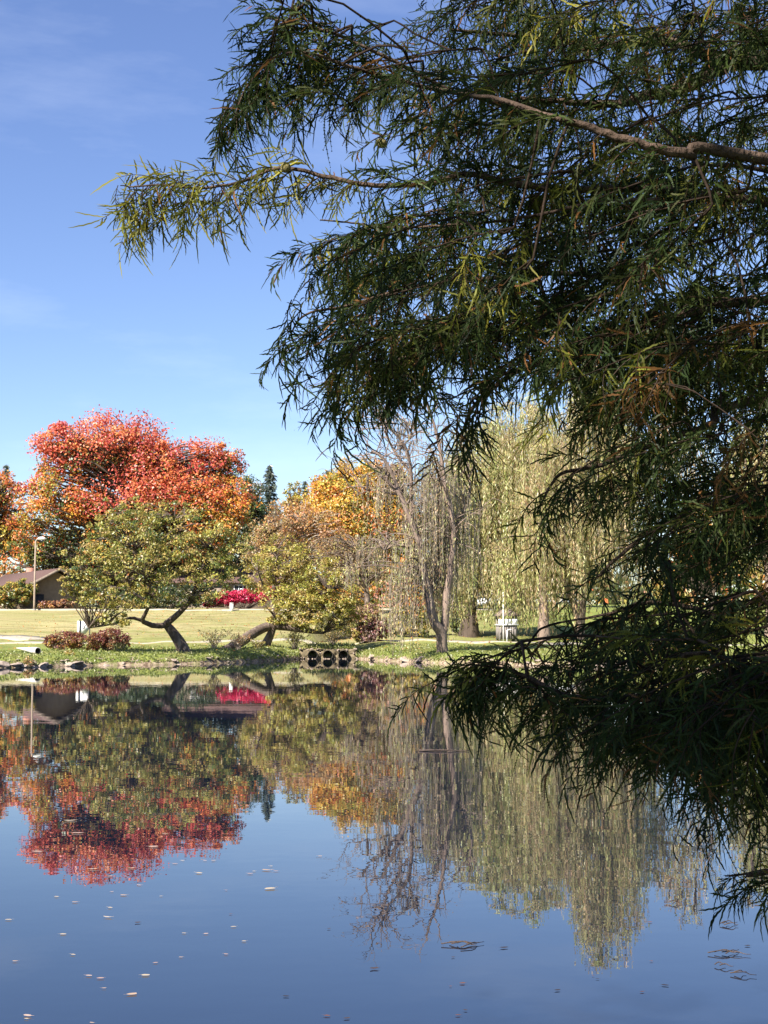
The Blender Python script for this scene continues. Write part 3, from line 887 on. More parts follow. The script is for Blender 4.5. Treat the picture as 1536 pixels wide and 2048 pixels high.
shrub('shrub', 'maroon and grey pink shrub on the bank right of the pipes', 740, 79,
      [(735, 1238, 34, 30, 1.0), (755, 1258, 25, 25, .7), (720, 1262, 20, 22, .5)], 90, 26, .14, [flatpal('maroon', 'brown'), flatpal('maroon'), flatpal('maroon', 'olive')], 'shrubs along the footpath')
shrub('shrub', 'orange and green shrub just left of the sparse willow trunk', 825, 84,
      [(830, 1200, 26, 32, .9), (815, 1240, 36, 32, 1.0), (845, 1250, 22, 26, .6), (790, 1255, 24, 26, .5)], 90, 26, .15, [flatpal('gold', 'orange'), flatpal('olive', 'gold'), flatpal('green', 'olive'), flatpal('olive', 'green')], 'shrubs along the footpath')
shrub('shrub', 'low green shrub between the two willow trunks', 925, 88,
      [(915, 1215, 22, 26, .6), (925, 1248, 30, 18, .7)], 80, 24, .15, [flatpal('russet', 'burg'), flatpal('dkgreen', 'green')], 'shrubs along the footpath')
shrub('shrub', 'golden green shrub in front of the brown roofed house', 30, 122.5,
      [(25, 1190, 38, 24, 1.0), (50, 1185, 22, 28, .6), (-15, 1195, 40, 22, .8)], 95, 28, .2, [flatpal('gold', 'green')] * 3, 'shrubs by the street')
shrub('shrub', 'low dark red shrub under the gable of the brown roofed house', 105, 122,
      [(100, 1210, 28, 9, .9), (130, 1208, 20, 9, .6)], 70, 22, .17, [flatpal('burg', 'russet')] * 2, 'shrubs by the street')
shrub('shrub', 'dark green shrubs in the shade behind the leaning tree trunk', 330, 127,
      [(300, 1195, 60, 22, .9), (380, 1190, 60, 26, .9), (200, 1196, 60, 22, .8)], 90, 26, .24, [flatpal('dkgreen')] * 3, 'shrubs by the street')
shrub('shrub', 'yellow green and orange shrubs right of the magenta hedge', 600, 127.5,
      [(600, 1195, 50, 20, .9), (680, 1190, 60, 26, .9), (760, 1190, 50, 26, .9)], 90, 26, .22, [flatpal('gold', 'olive'), flatpal('olive', 'orange'), flatpal('green', 'orange')], 'shrubs by the street')
shrub('shrub', 'white flecked green shrub beside the right end of the shore wall', 1275, 64,
      [(1270, 1315, 40, 18, .8), (1330, 1320, 50, 22, .9), (1400, 1310, 60, 28, .9)], 80, 22, .12, [flatpal('olive', 'reed'), flatpal('russet', 'gold'), flatpal('orange', 'russet', 'gold')], 'shrubs along the footpath')


def sapling(name, label, px, d, wpx, top, n, pal, cat='plant', leafy=True, group=None):
    b = G(px, d)
    o = thing(name, b, label, cat, group)
    g, lf = Geo(), Geo()
    k = d / F_PX
    H = P(px, top, d)[2] - b[2]
    for _ in range(n):
        a = rng.random() * 6.28; rr = rng.random() ** .7 * wpx * k
        tip = b + [math.cos(a) * rr, math.sin(a) * rr * .7, H * (.55 + .5 * rng.random())]
        p = spline([b + rng.normal(0, .08, 3) * [1, 1, 0] - [0, 0, .03], b * .5 + tip * .5 + [0, 0, .1 * H], tip], 6)
        g.tube(p, np.linspace(.014, .004, 6), 3, cap=False)
        m = 12
        q = p[rng.integers(2, 6, m)] + rng.normal(0, .07, (m, 3))
        lf.kites(q, nrm(rand_dir(m) + (tip - b) / H), rand_dir(m), .13 * (.6 + .8 * rng.random(m)), np.full(m, .045), pick(pal, m))
    g.obj('stems', M['bark_pale'], o, loc=b)
    lf.obj('foliage', M['leaf'], o, colour=True, loc=b)


sapling('bank_plant', 'spindly olive sapling on the bank between the leaning trees', 430, 68.5, 38, 1258, 26, ['olive', 'reed'], group='wild plants on the bank')
sapling('bank_plant', 'tan tuft of weeds at the foot of the lying trunk', 478, 70, 26, 1262, 24, ['reed', 'russet'], group='wild plants on the bank')
sapling('bank_plant', 'yellowing weeds right of the standing dark trunk', 590, 74.5, 34, 1262, 36, ['reed', 'olive2'], group='wild plants on the bank')
sapling('bank_plant', 'dry golden grasses under the second leaning crown', 665, 78, 40, 1258, 40, ['reed', 'gold'], group='wild plants on the bank')
sapling('bank_plant', 'weeds growing round the base of the dark trunk', 518, 70.3, 16, 1282, 20, ['olive', 'reed'], group='wild plants on the bank')
sapling('bank_plant', 'pale green low plant under the shaded burgundy bush', 243, 65.3, 22, 1290, 22, ['green', 'reed'], group='wild plants on the bank')
sapling('bank_plant', 'tan dry tuft among the stones at the left shore', 62, 57.6, 9, 1318, 16, ['reed', 'russet'], group='wild plants on the bank')
sapling('bank_plant', 'small golden weed in front of the sunlit burgundy bush', 140, 60.5, 9, 1308, 16, ['reed', 'gold'], group='wild plants on the bank')

# grass on the bank
g = Geo()
n = 36000
x = rng.uniform(-17.5, 22, n)
t = rng.random(n) ** 1.6 * 11 + .12
y = shore(x) + t
keep = ~((x > PX0 - .1) & (x < PX1 + .1) & (y < PY + .36))
keep &= ~(np.abs(y - 77.6) < 1.6)
x, y = x[keep], y[keep]; n = len(x)
z = ground(x, y)
z = np.where((x > PX0 - .1) & (x < PX1 + .1) & (y < PY + 1.0), np.maximum(z, .5), z)
hgt = (.035 + .06 * rng.random(n)) * np.where((x > PX0 - .3) & (x < PX1 + .3) & (y < PY + 1.6), 2.6, 1) * np.where(rng.random(n) < .1, 1.8, 1)
D = nrm(np.array([0, 0, 1.0]) + rng.normal(0, .35, (n, 3)))
bias = ((np.floor(x * .9) * 3 + np.floor(y * .7) * 5).astype(int)) % 50
gc = np.array([(.18, .215, .05), (.22, .25, .06), (.26, .27, .075), (.31, .30, .10), (.19, .225, .055)])
cc = gc[np.where(rng.random(n) < .5, bias % 5, rng.integers(0, 5, n))] * (1 + rng.normal(0, .15, (n, 1)))
g.kites(np.stack([x, y, z + hgt * .4], -1), D, rand_dir(n), hgt, .05 + .04 * rng.random(n), np.clip(cc, .01, .6))
tag(g.obj('bank_grass', M['leaf'], None, colour=True), 'short grass growing along the far bank', 'grass', kind='stuff')

# fallen leaves on the lawn
g = Geo()
n = 5000
x = rng.uniform(-26, 26, n); y = rng.uniform(66, 118, n)
keep = y > shore(x) + .6
x, y = x[keep], y[keep]; n = len(x)
g.kites(np.stack([x, y, ground(x, y) + .05], -1), rand_dir(n) * [1, 1, .2], nrm(rand_dir(n) * .3 + [0, 0, 1]), .1 + .08 * rng.random(n), .08 + .05 * rng.random(n), pick(['russet', 'reed', 'orange'], n))
tag(g.obj('fallen_leaves', M['leaf'], None, colour=True), 'dry fallen leaves scattered over the lawn', 'leaves', kind='stuff')

# ------------------------------------------------------------------ shore stones
def rock_mesh(i):
    r = np.random.default_rng(100 + i)
    import bmesh
    bm = bmesh.new()
    bmesh.ops.create_icosphere(bm, subdivisions=2, radius=1)
    dirs = nrm(r.normal(size=(9, 3))); offs = r.uniform(.55, .9, 9)
    for v in bm.verts:
        p = np.array(v.co)
        for dd, of in zip(dirs, offs):
            e = p @ dd - of
            if e > 0: p = p - dd * e
        p += r.normal(0, .02, 3)
        v.co = p * [1, .8, .55]
    me = bpy.data.meshes.new('stone'); bm.to_mesh(me); bm.free()
    me.materials.append(M['stone'])
    return me


ROCKS = [rock_mesh(i) for i in range(7)]


def stone_at(px, size, label, dy=0.0, lift=.0):
    x0 = np.interp(px, [a for a, _ in _sh], _sw[:, 0])
    y0 = float(shore(x0)) + dy
    o = link('shore_stone', ROCKS[random.randrange(7)], None, (x0, y0, max(gz(x0, y0), -.04) - size * .04 + lift))
    o.scale = (size * random.uniform(.8, 1.35), size * random.uniform(.7, 1.1), size * random.uniform(.45, .8))
    o.rotation_euler = (random.uniform(-.3, .3), random.uniform(-.3, .3), random.uniform(0, 6.28))
    sz = 'broad ' if size > .32 else 'fist sized ' if size < .125 else 'small ' if size < .18 else 'mid sized '
    o.name = 'shore_stone'
    tag(o, sz + (label if dy < .22 else label.replace('at the waterline', 'set back', 1)), 'stone', 'stones along the far waterline')


SEG = [(0, 60, 'pale pink stone on the sunlit left shore below the concrete pipe end'), (60, 120, 'pale stone at the waterline between the pipe end and the burgundy bush'),
       (120, 165, 'sunlit stone at the waterline in front of the burgundy bush'), (165, 260, 'shaded stone at the waterline below the dark burgundy bush'),
       (260, 360, 'shaded stone at the waterline under the leaning olive tree'), (360, 440, 'stone at the waterline by the foot of the leaning trunk'),
       (440, 540, 'stone at the waterline below the lying trunk'), (540, 604, 'dark stone at the waterline left of the three pipes'),
       (712, 780, 'tan stone at the waterline right of the three pipes'), (780, 850, 'stone at the waterline under the hanging willow strands'),
       (850, 960, 'stone at the waterline beside the sparse willow trunk'), (960, 1160, 'stone on the shore right of the sparse willow')]
for a, b_, lab in SEG:
    for k in range(int((b_ - a) / (13 if a < 160 or a > 700 else 19)) + 1):
        stone_at(random.uniform(a, b_), .08 + .15 * random.random() ** 1.8, lab, random.uniform(-.10, .55))
for px, s_ in ((28, .36), (42, .3), (84, .3), (135, .36), (152, .36), (5, .34), (745, .25), (812, .3), (838, .34)):
    for a, b_, lab in SEG:
        if a <= px < b_: stone_at(px, s_, lab, .12)

# low shore wall at right
wl = thing('shore_wall', on_z(1215, 1331), 'low pinkish stone shore wall at right above the water', 'wall')
g = Geo()
a0, a1 = on_z(1188, 1332), on_z(1270, 1333)
b0 = on_z(1215, 1331)
for i in range(7):
    f0, f1 = i / 7, (i + .93) / 7
    p0, p1 = a0 + (a1 - a0) * f0 - b0, a0 + (a1 - a0) * f1 - b0
    gg = Geo().box(p0[0], p1[0], p0[1] - .2 + random.uniform(-.03, .03), p0[1] + .35, -.2, .17 + random.uniform(-.02, .02))
    gg.obj('coping_stone', M['stone'], wl)

# ------------------------------------------------------------------ drains
HW = thing('culvert_headwall', (PIPES[1][0], PY, 0), 'eroded earth headwall holding the three drain pipes at the waterline', 'headwall')


def headwall():
    g = Geo()
    N = 28; r = .25; zc = .19; ytop = .50
    cx = [p[0] - PIPES[1][0] for p in PIPES]
    edges = [PX0 - PIPES[1][0] - .15, (cx[0] + cx[1]) / 2, (cx[1] + cx[2]) / 2, PX1 - PIPES[1][0] + .15]
    for i in range(3):
        ang = np.linspace(0, 2 * np.pi, N, endpoint=False)
        c, s_ = np.cos(ang), np.sin(ang)
        ring = np.stack([cx[i] + r * c, np.full(N, .28), zc + r * s_], -1)
        hx = np.where(c > 0, edges[i + 1] - cx[i], cx[i] - edges[i]); hz = np.where(s_ > 0, ytop - zc, zc + .5)
        k = np.minimum(hx / np.maximum(np.abs(c), 1e-6), hz / np.maximum(np.abs(s_), 1e-6))
        outr = np.stack([cx[i] + k * c, np.full(N, .34), zc + k * s_], -1)
        outr[:, 1] += rng.normal(0, .05, N)
        mid = ring * .5 + outr * .5; mid[:, 1] += rng.normal(-.03, .06, N); mid[:, [0, 2]] += rng.normal(0, .02, (N, 2))
        V = np.concatenate([ring, mid, outr])
        Q = []
        for a in range(N):
            b_ = (a + 1) % N
            for lv in (0, N): Q.append([lv + a, lv + b_, lv + N + b_, lv + N + a])
        g.add(V, Q)
    xs = np.linspace(edges[0], edges[3], 24)
    V = np.concatenate([np.stack([xs, .30 + rng.normal(0, .05, 24), ytop + rng.normal(-.02, .03, 24)], -1), np.stack([xs, np.full(24, .7), ytop + .05 + rng.normal(0, .03, 24)], -1), np.stack([xs, np.full(24, 1.3), np.full(24, ytop + .01)], -1)])
    Q = [[lv + a, lv + a + 1, lv + 24 + a + 1, lv + 24 + a] for lv in (0, 24) for a in range(23)]
    g.add(V, Q)
    g.obj('earth_face', M['mud'], HW, smooth=True)
    for _ in range(40):
        q = link('stone', ROCKS[random.randrange(7)], HW, (random.uniform(edges[0], edges[3] + .3), random.uniform(.18, .30), random.choice([-.04, -.02, .02, .06, .45, .5, .3])))
        if any((q.location.x - c_) ** 2 + (q.location.z - zc) ** 2 < .31 ** 2 for c_ in cx): q.location.z = -.02
        s_ = random.uniform(.04, .11); q.scale = (s_, s_, s_); q.rotation_euler = (random.random(), random.random(), random.random() * 6)


headwall()
for i, p in enumerate(PIPES):
    lab = ['leftmost of the three round drain pipes in the bank', 'middle of the three round drain pipes in the bank', 'rightmost of the three round drain pipes in the bank'][i]
    o = thing('drain_pipe', (p[0], PY, .19), lab, 'pipe', 'drain pipes in the bank')
    g = Geo()
    k = 28; ang = np.arange(k) * 2 * np.pi / k
    rows = [(.262, .12), (.262, .5), (.262, .12), (.235, .12)]
    ys_ = [.9, .15, .10, .10]
    prof = [(.90, .262), (.10, .262), (.09, .25), (.10, .236)] + [(.10 + .06 * q, .236 + (.008 if q % 2 else -.004)) for q in range(1, 40)]
    V = np.concatenate([np.stack([rr * np.cos(ang), np.full(k, yy_), rr * np.sin(ang)], -1) for yy_, rr in prof])
    n_ = len(prof)
    ii = np.arange(n_ - 1)[:, None] * k; jj = np.arange(k)[None]; j2 = (jj + 1) % k
    g.add(V, np.stack([ii + jj, ii + j2, ii + k + j2, ii + k + jj], -1).reshape(-1, 4))
    e = (n_ - 1) * k
    g.add(V[e:e + k], None, [[0, q + 1, q] for q in range(1, k - 1)])
    g.obj('pipe_shell', M['pipe'], o, smooth=True)
    gm = Geo().tube([[0, .085, 0], [0, .13, 0]], [.268, .268], 28, cap=False)
    gm.obj('pipe_rim', M['steel'], o)

# flared concrete end section at the left
b = G(60, 62.3)
o = thing('culvert_end', b, 'white flared concrete pipe end lying in the grass at left', 'pipe end')
g = Geo()
k = 20; ang = np.arange(k) * 2 * np.pi / k
tipv, mouth = P(33, 1296, 63.2) - b, P(76, 1302, 62.0) - b
ax = nrm(mouth - tipv); side = nrm(np.cross(ax, [0, 0, 1])); up = np.cross(side, ax)
prof = [(0, .015), (.35, .07), (.75, .14), (1.0, .165), (1.0, .14), (.7, .12), (.62, .02)]
V = np.concatenate([tipv + ax * np.linalg.norm(mouth - tipv) * f + r_ * (np.cos(ang)[:, None] * side + np.sin(ang)[:, None] * up) for f, r_ in prof])
V[3 * k:5 * k] += np.clip((V[3 * k:5 * k] - mouth) @ up, 0, 1)[:, None] * -ax * .2
ii = np.arange(len(prof) - 1)[:, None] * k; jj = np.arange(k)[None]; j2 = (jj + 1) % k
Q = np.stack([ii + jj, ii + j2, ii + k + j2, ii + k + jj], -1).reshape(-1, 4)
g.add(V, Q[:4 * k])
g.obj('pipe_shell', M['concrete'], o, smooth=True)
g = Geo().add(V, Q[4 * k:]); g.obj('pipe_bore', M['pipe'], o)

# ------------------------------------------------------------------ sign, kiosk, posts, lamps
def sign():
    d = 70.0
    b = G(165, d)
    o = thing('bank_sign', b, 'white notice sign with clipped corner on dark posts behind the burgundy bushes', 'sign')
    k = d / F_PX
    c = P(167, 1255, d) - b
    w_, h_ = 12.5 * k, 13 * k
    pts = [(-w_, -h_), (w_ * .35, -h_), (w_, -h_ * .1), (w_, h_ * .75), (w_ * .7, h_), (-w_, h_)]
    n_ = len(pts)
    V = [(c[0] + x_, -.02, c[2] + z_) for x_, z_ in pts] + [(c[0] + x_, .01, c[2] + z_) for x_, z_ in pts]
    g = Geo().add(V, [[i, (i + 1) % n_, n_ + (i + 1) % n_, n_ + i] for i in range(n_)])
    me = mesh('panel', V, [np.array([[i, (i + 1) % n_, n_ + (i + 1) % n_, n_ + i] for i in range(n_)]), np.array([[5, 4, 3, 2, 1, 0]]), np.array([[6, 7, 8, 9, 10, 11]])], M['white'])
    link('panel', me, o)
    for x_ in (-w_ * .55, w_ * 1.02):
        Geo().box(c[0] + x_ - .025, c[0] + x_ + .025, -.075, -.025, -.1, c[2] + h_ * 1.25).obj('post', M['dark'], o)
    g = Geo()
    g.box(c[0] + .03, c[0] + .075, -.026, -.022, c[2] - .02, c[2] + .09); g.box(c[0] - .02, c[0] + .05, -.0265, -.0225, c[2] - .07, c[2] - .02); g.box(c[0] + .05, c[0] + .12, -.0255, -.0215, c[2] + .09, c[2] + .13)
    g.obj('dark_mark', M['dark'], o)  # small dark stepped mark on the panel


sign()


def kiosk():
    d = 80.0
    b = G(1012, d)
    o = thing('park_kiosk', b, 'grey slatted kiosk with white band and small brown roof under the willow', 'kiosk', rz=.15)
    W, Dp, H = .52, .40, .98
    for sx in (-1, 1):
        for sy in (-1, 1):
            Geo().box(sx * (W - .05) - .05, sx * (W - .05) + .05, sy * (Dp - .05) - .05, sy * (Dp - .05) + .05, -.1, 1.45).obj('leg', M['timber'], o)
    sm = Geo().box(-.055, .055, -.012, .012, 0, .78).mesh('slat', M['timber'])
    for i in range(7):
        for sy in (-1, 1): link('slat', sm, o, (-.42 + .14 * i, sy * (Dp + .005), .16))
    sm2 = Geo().box(-.012, .012, -.055, .055, 0, .78).mesh('slat', M['timber'])
    for i in range(5):
        for sx in (-1, 1): link('slat', sm2, o, (sx * (W + .005), -.28 + .14 * i, .16))
    Geo().box(-W + .02, W - .02, -Dp + .03, Dp - .03, .12, .92).obj('bin', M['dark'], o)
    for x0 in (-.56, -.17, .22):
        Geo().box(x0, x0 + .34, -Dp - .06, -Dp - .02, .98, 1.28).obj('white_panel', M['white'], o)
    Geo().box(-.60, .60, -Dp - .10, Dp + .08, .93, .975).obj('ledge', M['white'], o)
    g = Geo()
    e, r_ = (.68, .58), (.28, .05)
    V = [(-e[0], -e[1], 1.45), (e[0], -e[1], 1.45), (e[0], e[1], 1.45), (-e[0], e[1], 1.45), (-r_[0], -r_[1], 1.82), (r_[0], -r_[1], 1.82), (r_[0], r_[1], 1.82), (-r_[0], r_[1], 1.82)]
    g.add(V, [[0, 1, 5, 4], [1, 2, 6, 5], [2, 3, 7, 6], [3, 0, 4, 7], [4, 5, 6, 7], [3, 2, 1, 0]])
    g.obj('roof', M['roof_wood'], o)
    b2 = G(1006, 79.2)
    p = thing('white_post', b2, 'thin white post standing in front of the kiosk', 'post')
    Geo().tube([[0, 0, -.1], [0, 0, 2.7]], [.035, .03], 10).obj('pole', M['white'], p)
    Geo().tube([[0, 0, 2.7], [0, 0, 2.76], [0, 0, 2.80]], [.042, .042, .012], 10).obj('cap', M['white'], p)
    b3 = G(1013, 79.1)
    p = thing('white_post', b3, 'short white post beside the tall one at the kiosk', 'post')
    Geo().tube([[0, 0, -.1], [0, 0, .66]], [.035, .035], 10).obj('pole', M['white'], p)
    Geo().tube([[0, 0, .64], [.10, 0, .70], [.26, 0, .70]], [.035, .035, .03], 8).obj('spout', M['white'], p)


kiosk()


def lamp(px, d, top, label, arm=1):
    b = G(px, d)
    o = thing('street_lamp', b, label, 'street lamp', 'street lamps beyond the lawn')
    H = P(px, top, d)[2] - b[2]
    Geo().tube([[0, 0, -.1], [0, 0, .5], [0, 0, H]], [.11, .09, .065], 10).obj('pole', M['lamp_pole'], o)
    Geo().tube([[0, 0, -.05], [0, 0, .12]], [.17, .15], 10).obj('base', M['steel'], o)
    Geo().tube(spline([[0, 0, H - .05], [.12 * arm, 0, H + .13], [.35 * arm, 0, H + .20]], 6), [.05] * 6, 8).obj('arm', M['steel'], o)
    g = Geo(); hx = .55 * arm
    g.tube([[hx - .36, 0, H + .2], [hx - .2, 0, H + .22], [hx + .08, 0, H + .23], [hx + .3, 0, H + .2]], [.06, .13, .14, .05], 12)
    g.obj('lamp_head', M['lamp'], o, smooth=True)
    Geo().tube([[hx - .15, 0, H + .04], [hx, 0, H + .02], [hx + .18, 0, H + .04]], [.05, .09, .05], 10).obj('lens', M['glass'], o)


lamp(70, 118.0, 1082, 'slender pale street lamp at the kerb in front of the brown roof')
lamp(41, 150.0, 1076, 'farther faint street lamp rising behind the brown roof')

b = G(464, 118.0)
o = thing('utility_pedestal', b, 'short white utility pedestal on the kerb below the magenta hedge', 'pedestal')
Geo().box(-.14, .14, -.12, .12, -.1, .62).obj('body', M['white'], o)
Geo().box(-.16, .16, -.14, .14, .622, .70).obj('cap', M['concrete'], o)


# ------------------------------------------------------------------ houses
def window(o, x0, x1, z0, z1, y, nx=2, nz=2):
    """window on a wall whose face looks along -Y at y"""
    g = Geo(); t = .06
    g.box(x0 - t, x1 + t, y - .05, y + .02, z1, z1 + t); g.box(x0 - t, x1 + t, y - .07, y + .02, z0 - t, z0)
    g.box(x0 - t, x0, y - .048, y + .02, z0, z1); g.box(x1, x1 + t, y - .048, y + .02, z0, z1)
    for i in range(1, nx): g.box(x0 + (x1 - x0) * i / nx - .035, x0 + (x1 - x0) * i / nx + .035, y - .044, y + .02, z0, z1)
    for i in range(1, nz): g.box(x0, x1, y - .040, y + .02, z0 + (z1 - z0) * i / nz - .02, z0 + (z1 - z0) * i / nz + .02)
    fr = g.obj('window', M['white'], o)
    Geo().box(x0, x1, y - .02, y + .01, z0, z1).obj('pane', M['glass'], fr)


def house(name, label, loc, rz, Lx, Wy, eave, ridge, wall, roof, wins=(), oh=.9, door=None, chimney=None):
    o = thing(name, loc, label, 'house', None, rz)
    g = Geo()
    hx, hy = Lx / 2, Wy / 2
    V = [(-hx, -hy, -.3), (hx, -hy, -.3), (hx, hy, -.3), (-hx, hy, -.3), (-hx, -hy, eave), (hx, -hy, eave), (hx, hy, eave), (-hx, hy, eave), (-hx, 0, ridge - .12), (hx, 0, ridge - .12)]
    g.add(V, [[0, 1, 5, 4], [2, 3, 7, 6], [1, 2, 6, 5], [3, 0, 4, 7]], [[5, 6, 9], [7, 4, 8]])
    g.obj('wall', wall, o)
    g = Geo(); sl = (ridge - eave) / hy; t = .16
    for s_ in (-1, 1):
        ye, ze = s_ * (hy + oh), eave - sl * oh
        V = [(-hx - oh, ye, ze), (hx + oh, ye, ze), (hx + oh, 0, ridge), (-hx - oh, 0, ridge)]
        V += [(a_, b_, c_ + t) for a_, b_, c_ in V]
        g.add(V, [[0, 1, 2, 3], [4, 5, 6, 7], [0, 1, 5, 4], [1, 2, 6, 5], [3, 0, 4, 7]])
    rf = g.obj('roof', roof, o)
    g = Geo()
    for s_ in (-1, 1):
        ye, ze = s_ * (hy + oh), eave - sl * oh
        for ex in (-hx - oh - .03, hx + oh + .004):
            V = [(ex, ye, ze - .06), (ex, 0, ridge - .06), (ex, 0, ridge + .2), (ex, ye, ze + .2)]
            V += [(a_ + .026, b_, c_) for a_, b_, c_ in V]
            g.add(V, [[0, 1, 2, 3], [4, 5, 6, 7], [0, 1, 5, 4], [2, 3, 7, 6], [3, 0, 4, 7]])
    g.obj('barge_board', M['roof_wood'], o)
    for wv_ in wins: window(o, *wv_)
    if door:
        x0, x1, z1 = door
        dd = Geo().box(x0, x1, -hy - .05, -hy + .02, 0, z1).obj('door', M['roof_wood'], o)
        Geo().box(x1 - .12, x1 - .07, -hy - .09, -hy - .05, .95, 1.05).obj('handle', M['steel'], dd)
    if chimney:
        cxx, cyy, h_ = chimney
        Geo().box(cxx - .35, cxx + .35, cyy - .3, cyy + .3, eave, ridge + h_).obj('chimney', M['brick'], rf)
    return o


hl = house('brown_roofed_house', 'low tan house with a broad brown roof and deep eaves at the left edge', [xw(113, 125) - 4.0, 125 + 6.93, gz(0, 127)], math.atan2(-.866, .5), 16, 5.6, 2.0, 3.5, M['stucco'], M['roof'],
           wins=[(-3.6, -2.2, .9, 1.75, -2.8, 2, 1), (-.6, .8, .9, 1.75, -2.8, 2, 1)], oh=1.1, door=(2.4, 3.3, 1.95), chimney=(-2.5, .6, .6))
# opening in the gable end
g = Geo().box(7.99, 8.012, -2.1, -1.1, 0, 1.35)
g.obj('garage_door', M['dark'], hl)
house('tan_house', 'tan house with a white mullioned window above the magenta hedge', G(470, 140), 0.0, 12, 7, 2.5, 3.7, M['roof_wood'], M['roof'],
      wins=[(.35, 2.0, 1.0, 2.1, -3.5, 4, 1), (-3.8, -2.5, 1.0, 2.1, -3.5, 2, 2)], oh=.5, door=(-1.6, -.7, 2.0))
hb = house('brick_house', 'salmon brick house with white window glimpsed left of the willow trunk', G(842, 148), 0.0, 10, 7, 3.2, 5.0, M['brick'], M['roof_wood'],
           wins=[(-1.5, -.3, 1.9, 2.9, -3.5, 2, 2), (1.6, 2.8, 1.9, 2.9, -3.5, 2, 2)], oh=.4, door=(.3, 1.2, 2.0))
g = Geo()
ang = np.linspace(0, np.pi, 9)
V = np.concatenate([np.stack([.9 * np.cos(ang) - .4, np.full(9, -3.52 - q), 1.2 + .55 * np.sin(ang) * (1 - q * .5)], -1) for q in (0.0, .7)])
g.add(V, [[i, i + 1, 10 + i, 9 + i] for i in range(8)])
g.obj('awning', M['awning'], hb)


def car(px, d, label, rz):
    b = G(px, d)
    o = thing('parked_car', b, label, 'car', 'white cars parked beyond the willows', rz)
    prof = [(-2.1, .35), (-2.15, .75), (-1.75, .92), (-1.15, .98), (-.65, 1.42), (.75, 1.45), (1.45, .98), (2.05, .88), (2.12, .40)]
    V = []
    for sy, ins in ((-.85, 0), (.85, 0)):
        for x_, z_ in prof: V.append((x_, sy * (1 - .16 * max(0, (z_ - .95) / .5)), z_))
    n_ = len(prof)
    me = mesh('body', V, [np.array([[i, i + 1, n_ + i + 1, n_ + i] for i in range(n_ - 1)] + [[0, n_, 2 * n_ - 1, n_ - 1]]), np.array([list(range(n_))[::-1]]), np.array([list(range(n_, 2 * n_))])], M['car_white'])
    link('body', me, o)
    for sy in (-1, 1):
        V = [(-1.0, sy * .862, 1.0), (1.25, sy * .862, 1.0), (.68, sy * .735, 1.38), (-.6, sy * .735, 1.38)]
        link('side_window', mesh('side_window', V, [[0, 1, 2, 3]], M['glass']), o)
    for x_ in (-1.35, 1.35):
        for sy in (-1, 1):
            tw = Geo().tube([[x_, sy * .70, .32], [x_, sy * .90, .32]], [.32, .32], 16).obj('wheel', M['rubber'], o)
            Geo().tube([[x_, sy * .89, .32], [x_, sy * .915, .32]], [.19, .19], 12).obj('rim', M['steel'], tw)


car(968, 133, 'white car roof glimpsed through the willow curtain above the kiosk', .1)
car(1112, 136, 'white car beyond the lawn right of the straight willow trunk', .5)

b = G(1515, 128)
o = thing('picket_fence', b, 'dark low picket fence beyond the lawn at far right', 'fence')
Geo().box(-3.2, 3.2, -.03, .03, .75, .85).obj('rail', M['dark'], o); Geo().box(-3.2, 3.2, -.029, .029, .15, .25).obj('rail', M['dark'], o)
pm = Geo().box(-.03, .03, -.055, -.031, 0, .8).mesh('picket', M['dark'])
for i in range(32): link('picket', pm, o, (-3.1 + .2 * i, 0, .05))
for x_ in (-3.2, 0, 3.2): Geo().box(x_ - .06, x_ + .06, .031, .13, -.1, 1.0).obj('post', M['dark'], o)

# ------------------------------------------------------------------ things floating on the pond
def leaf_mesh(i, c):
    r = np.random.default_rng(300 + i)
    n_ = 10
    ang = np.linspace(0, 2 * np.pi, n_, endpoint=False)
    rad = 1 + .12 * r.normal(size=n_)
    X = np.cos(ang) * rad; Y = np.sin(ang) * rad * r.uniform(.45, .75)
    Z = .18 * (X ** 2) * r.uniform(.2, 1) + .25 * (Y ** 2) + .02
    V = np.concatenate([np.stack([X, Y, Z], -1), [[0, 0, .03]]])
    T = [[k, (k + 1) % n_, n_] for k in range(n_)]
    g = Geo().add(V, None, T, c)
    g.tube([[.9, 0, .15], [1.25, .05, .2], [1.5, .12, .18]], [.03, .025, .02], 3, c, cap=False)
    return g.mesh('floating_leaf', M['leaf'], colour=True)


LM = [leaf_mesh(i, c) for i, c in enumerate([(.62, .46, .38), (.58, .42, .30), (.66, .56, .44), (.52, .36, .30), (.60, .50, .36)])]
DM = [leaf_mesh(10 + i, c) for i, c in enumerate([(.05, .035, .03), (.09, .06, .05), (.20, .09, .06)])]


def leaf(px, py, w, label, dark=False, group=True):
    p = on_z(px, py, .004)
    o = link('floating_leaf', random.choice(DM if dark else LM), None, p)
    s_ = w / F_PX * p[1] / 2 * .82
    o.scale = (s_, s_ * random.uniform(.8, 1.2), s_ * random.uniform(.5, 1.0))
    o.rotation_euler = (0, 0, random.choice([0, math.pi]) + random.uniform(-.5, .5))
    tag(o, label, 'leaf', 'leaves floating on the pond')


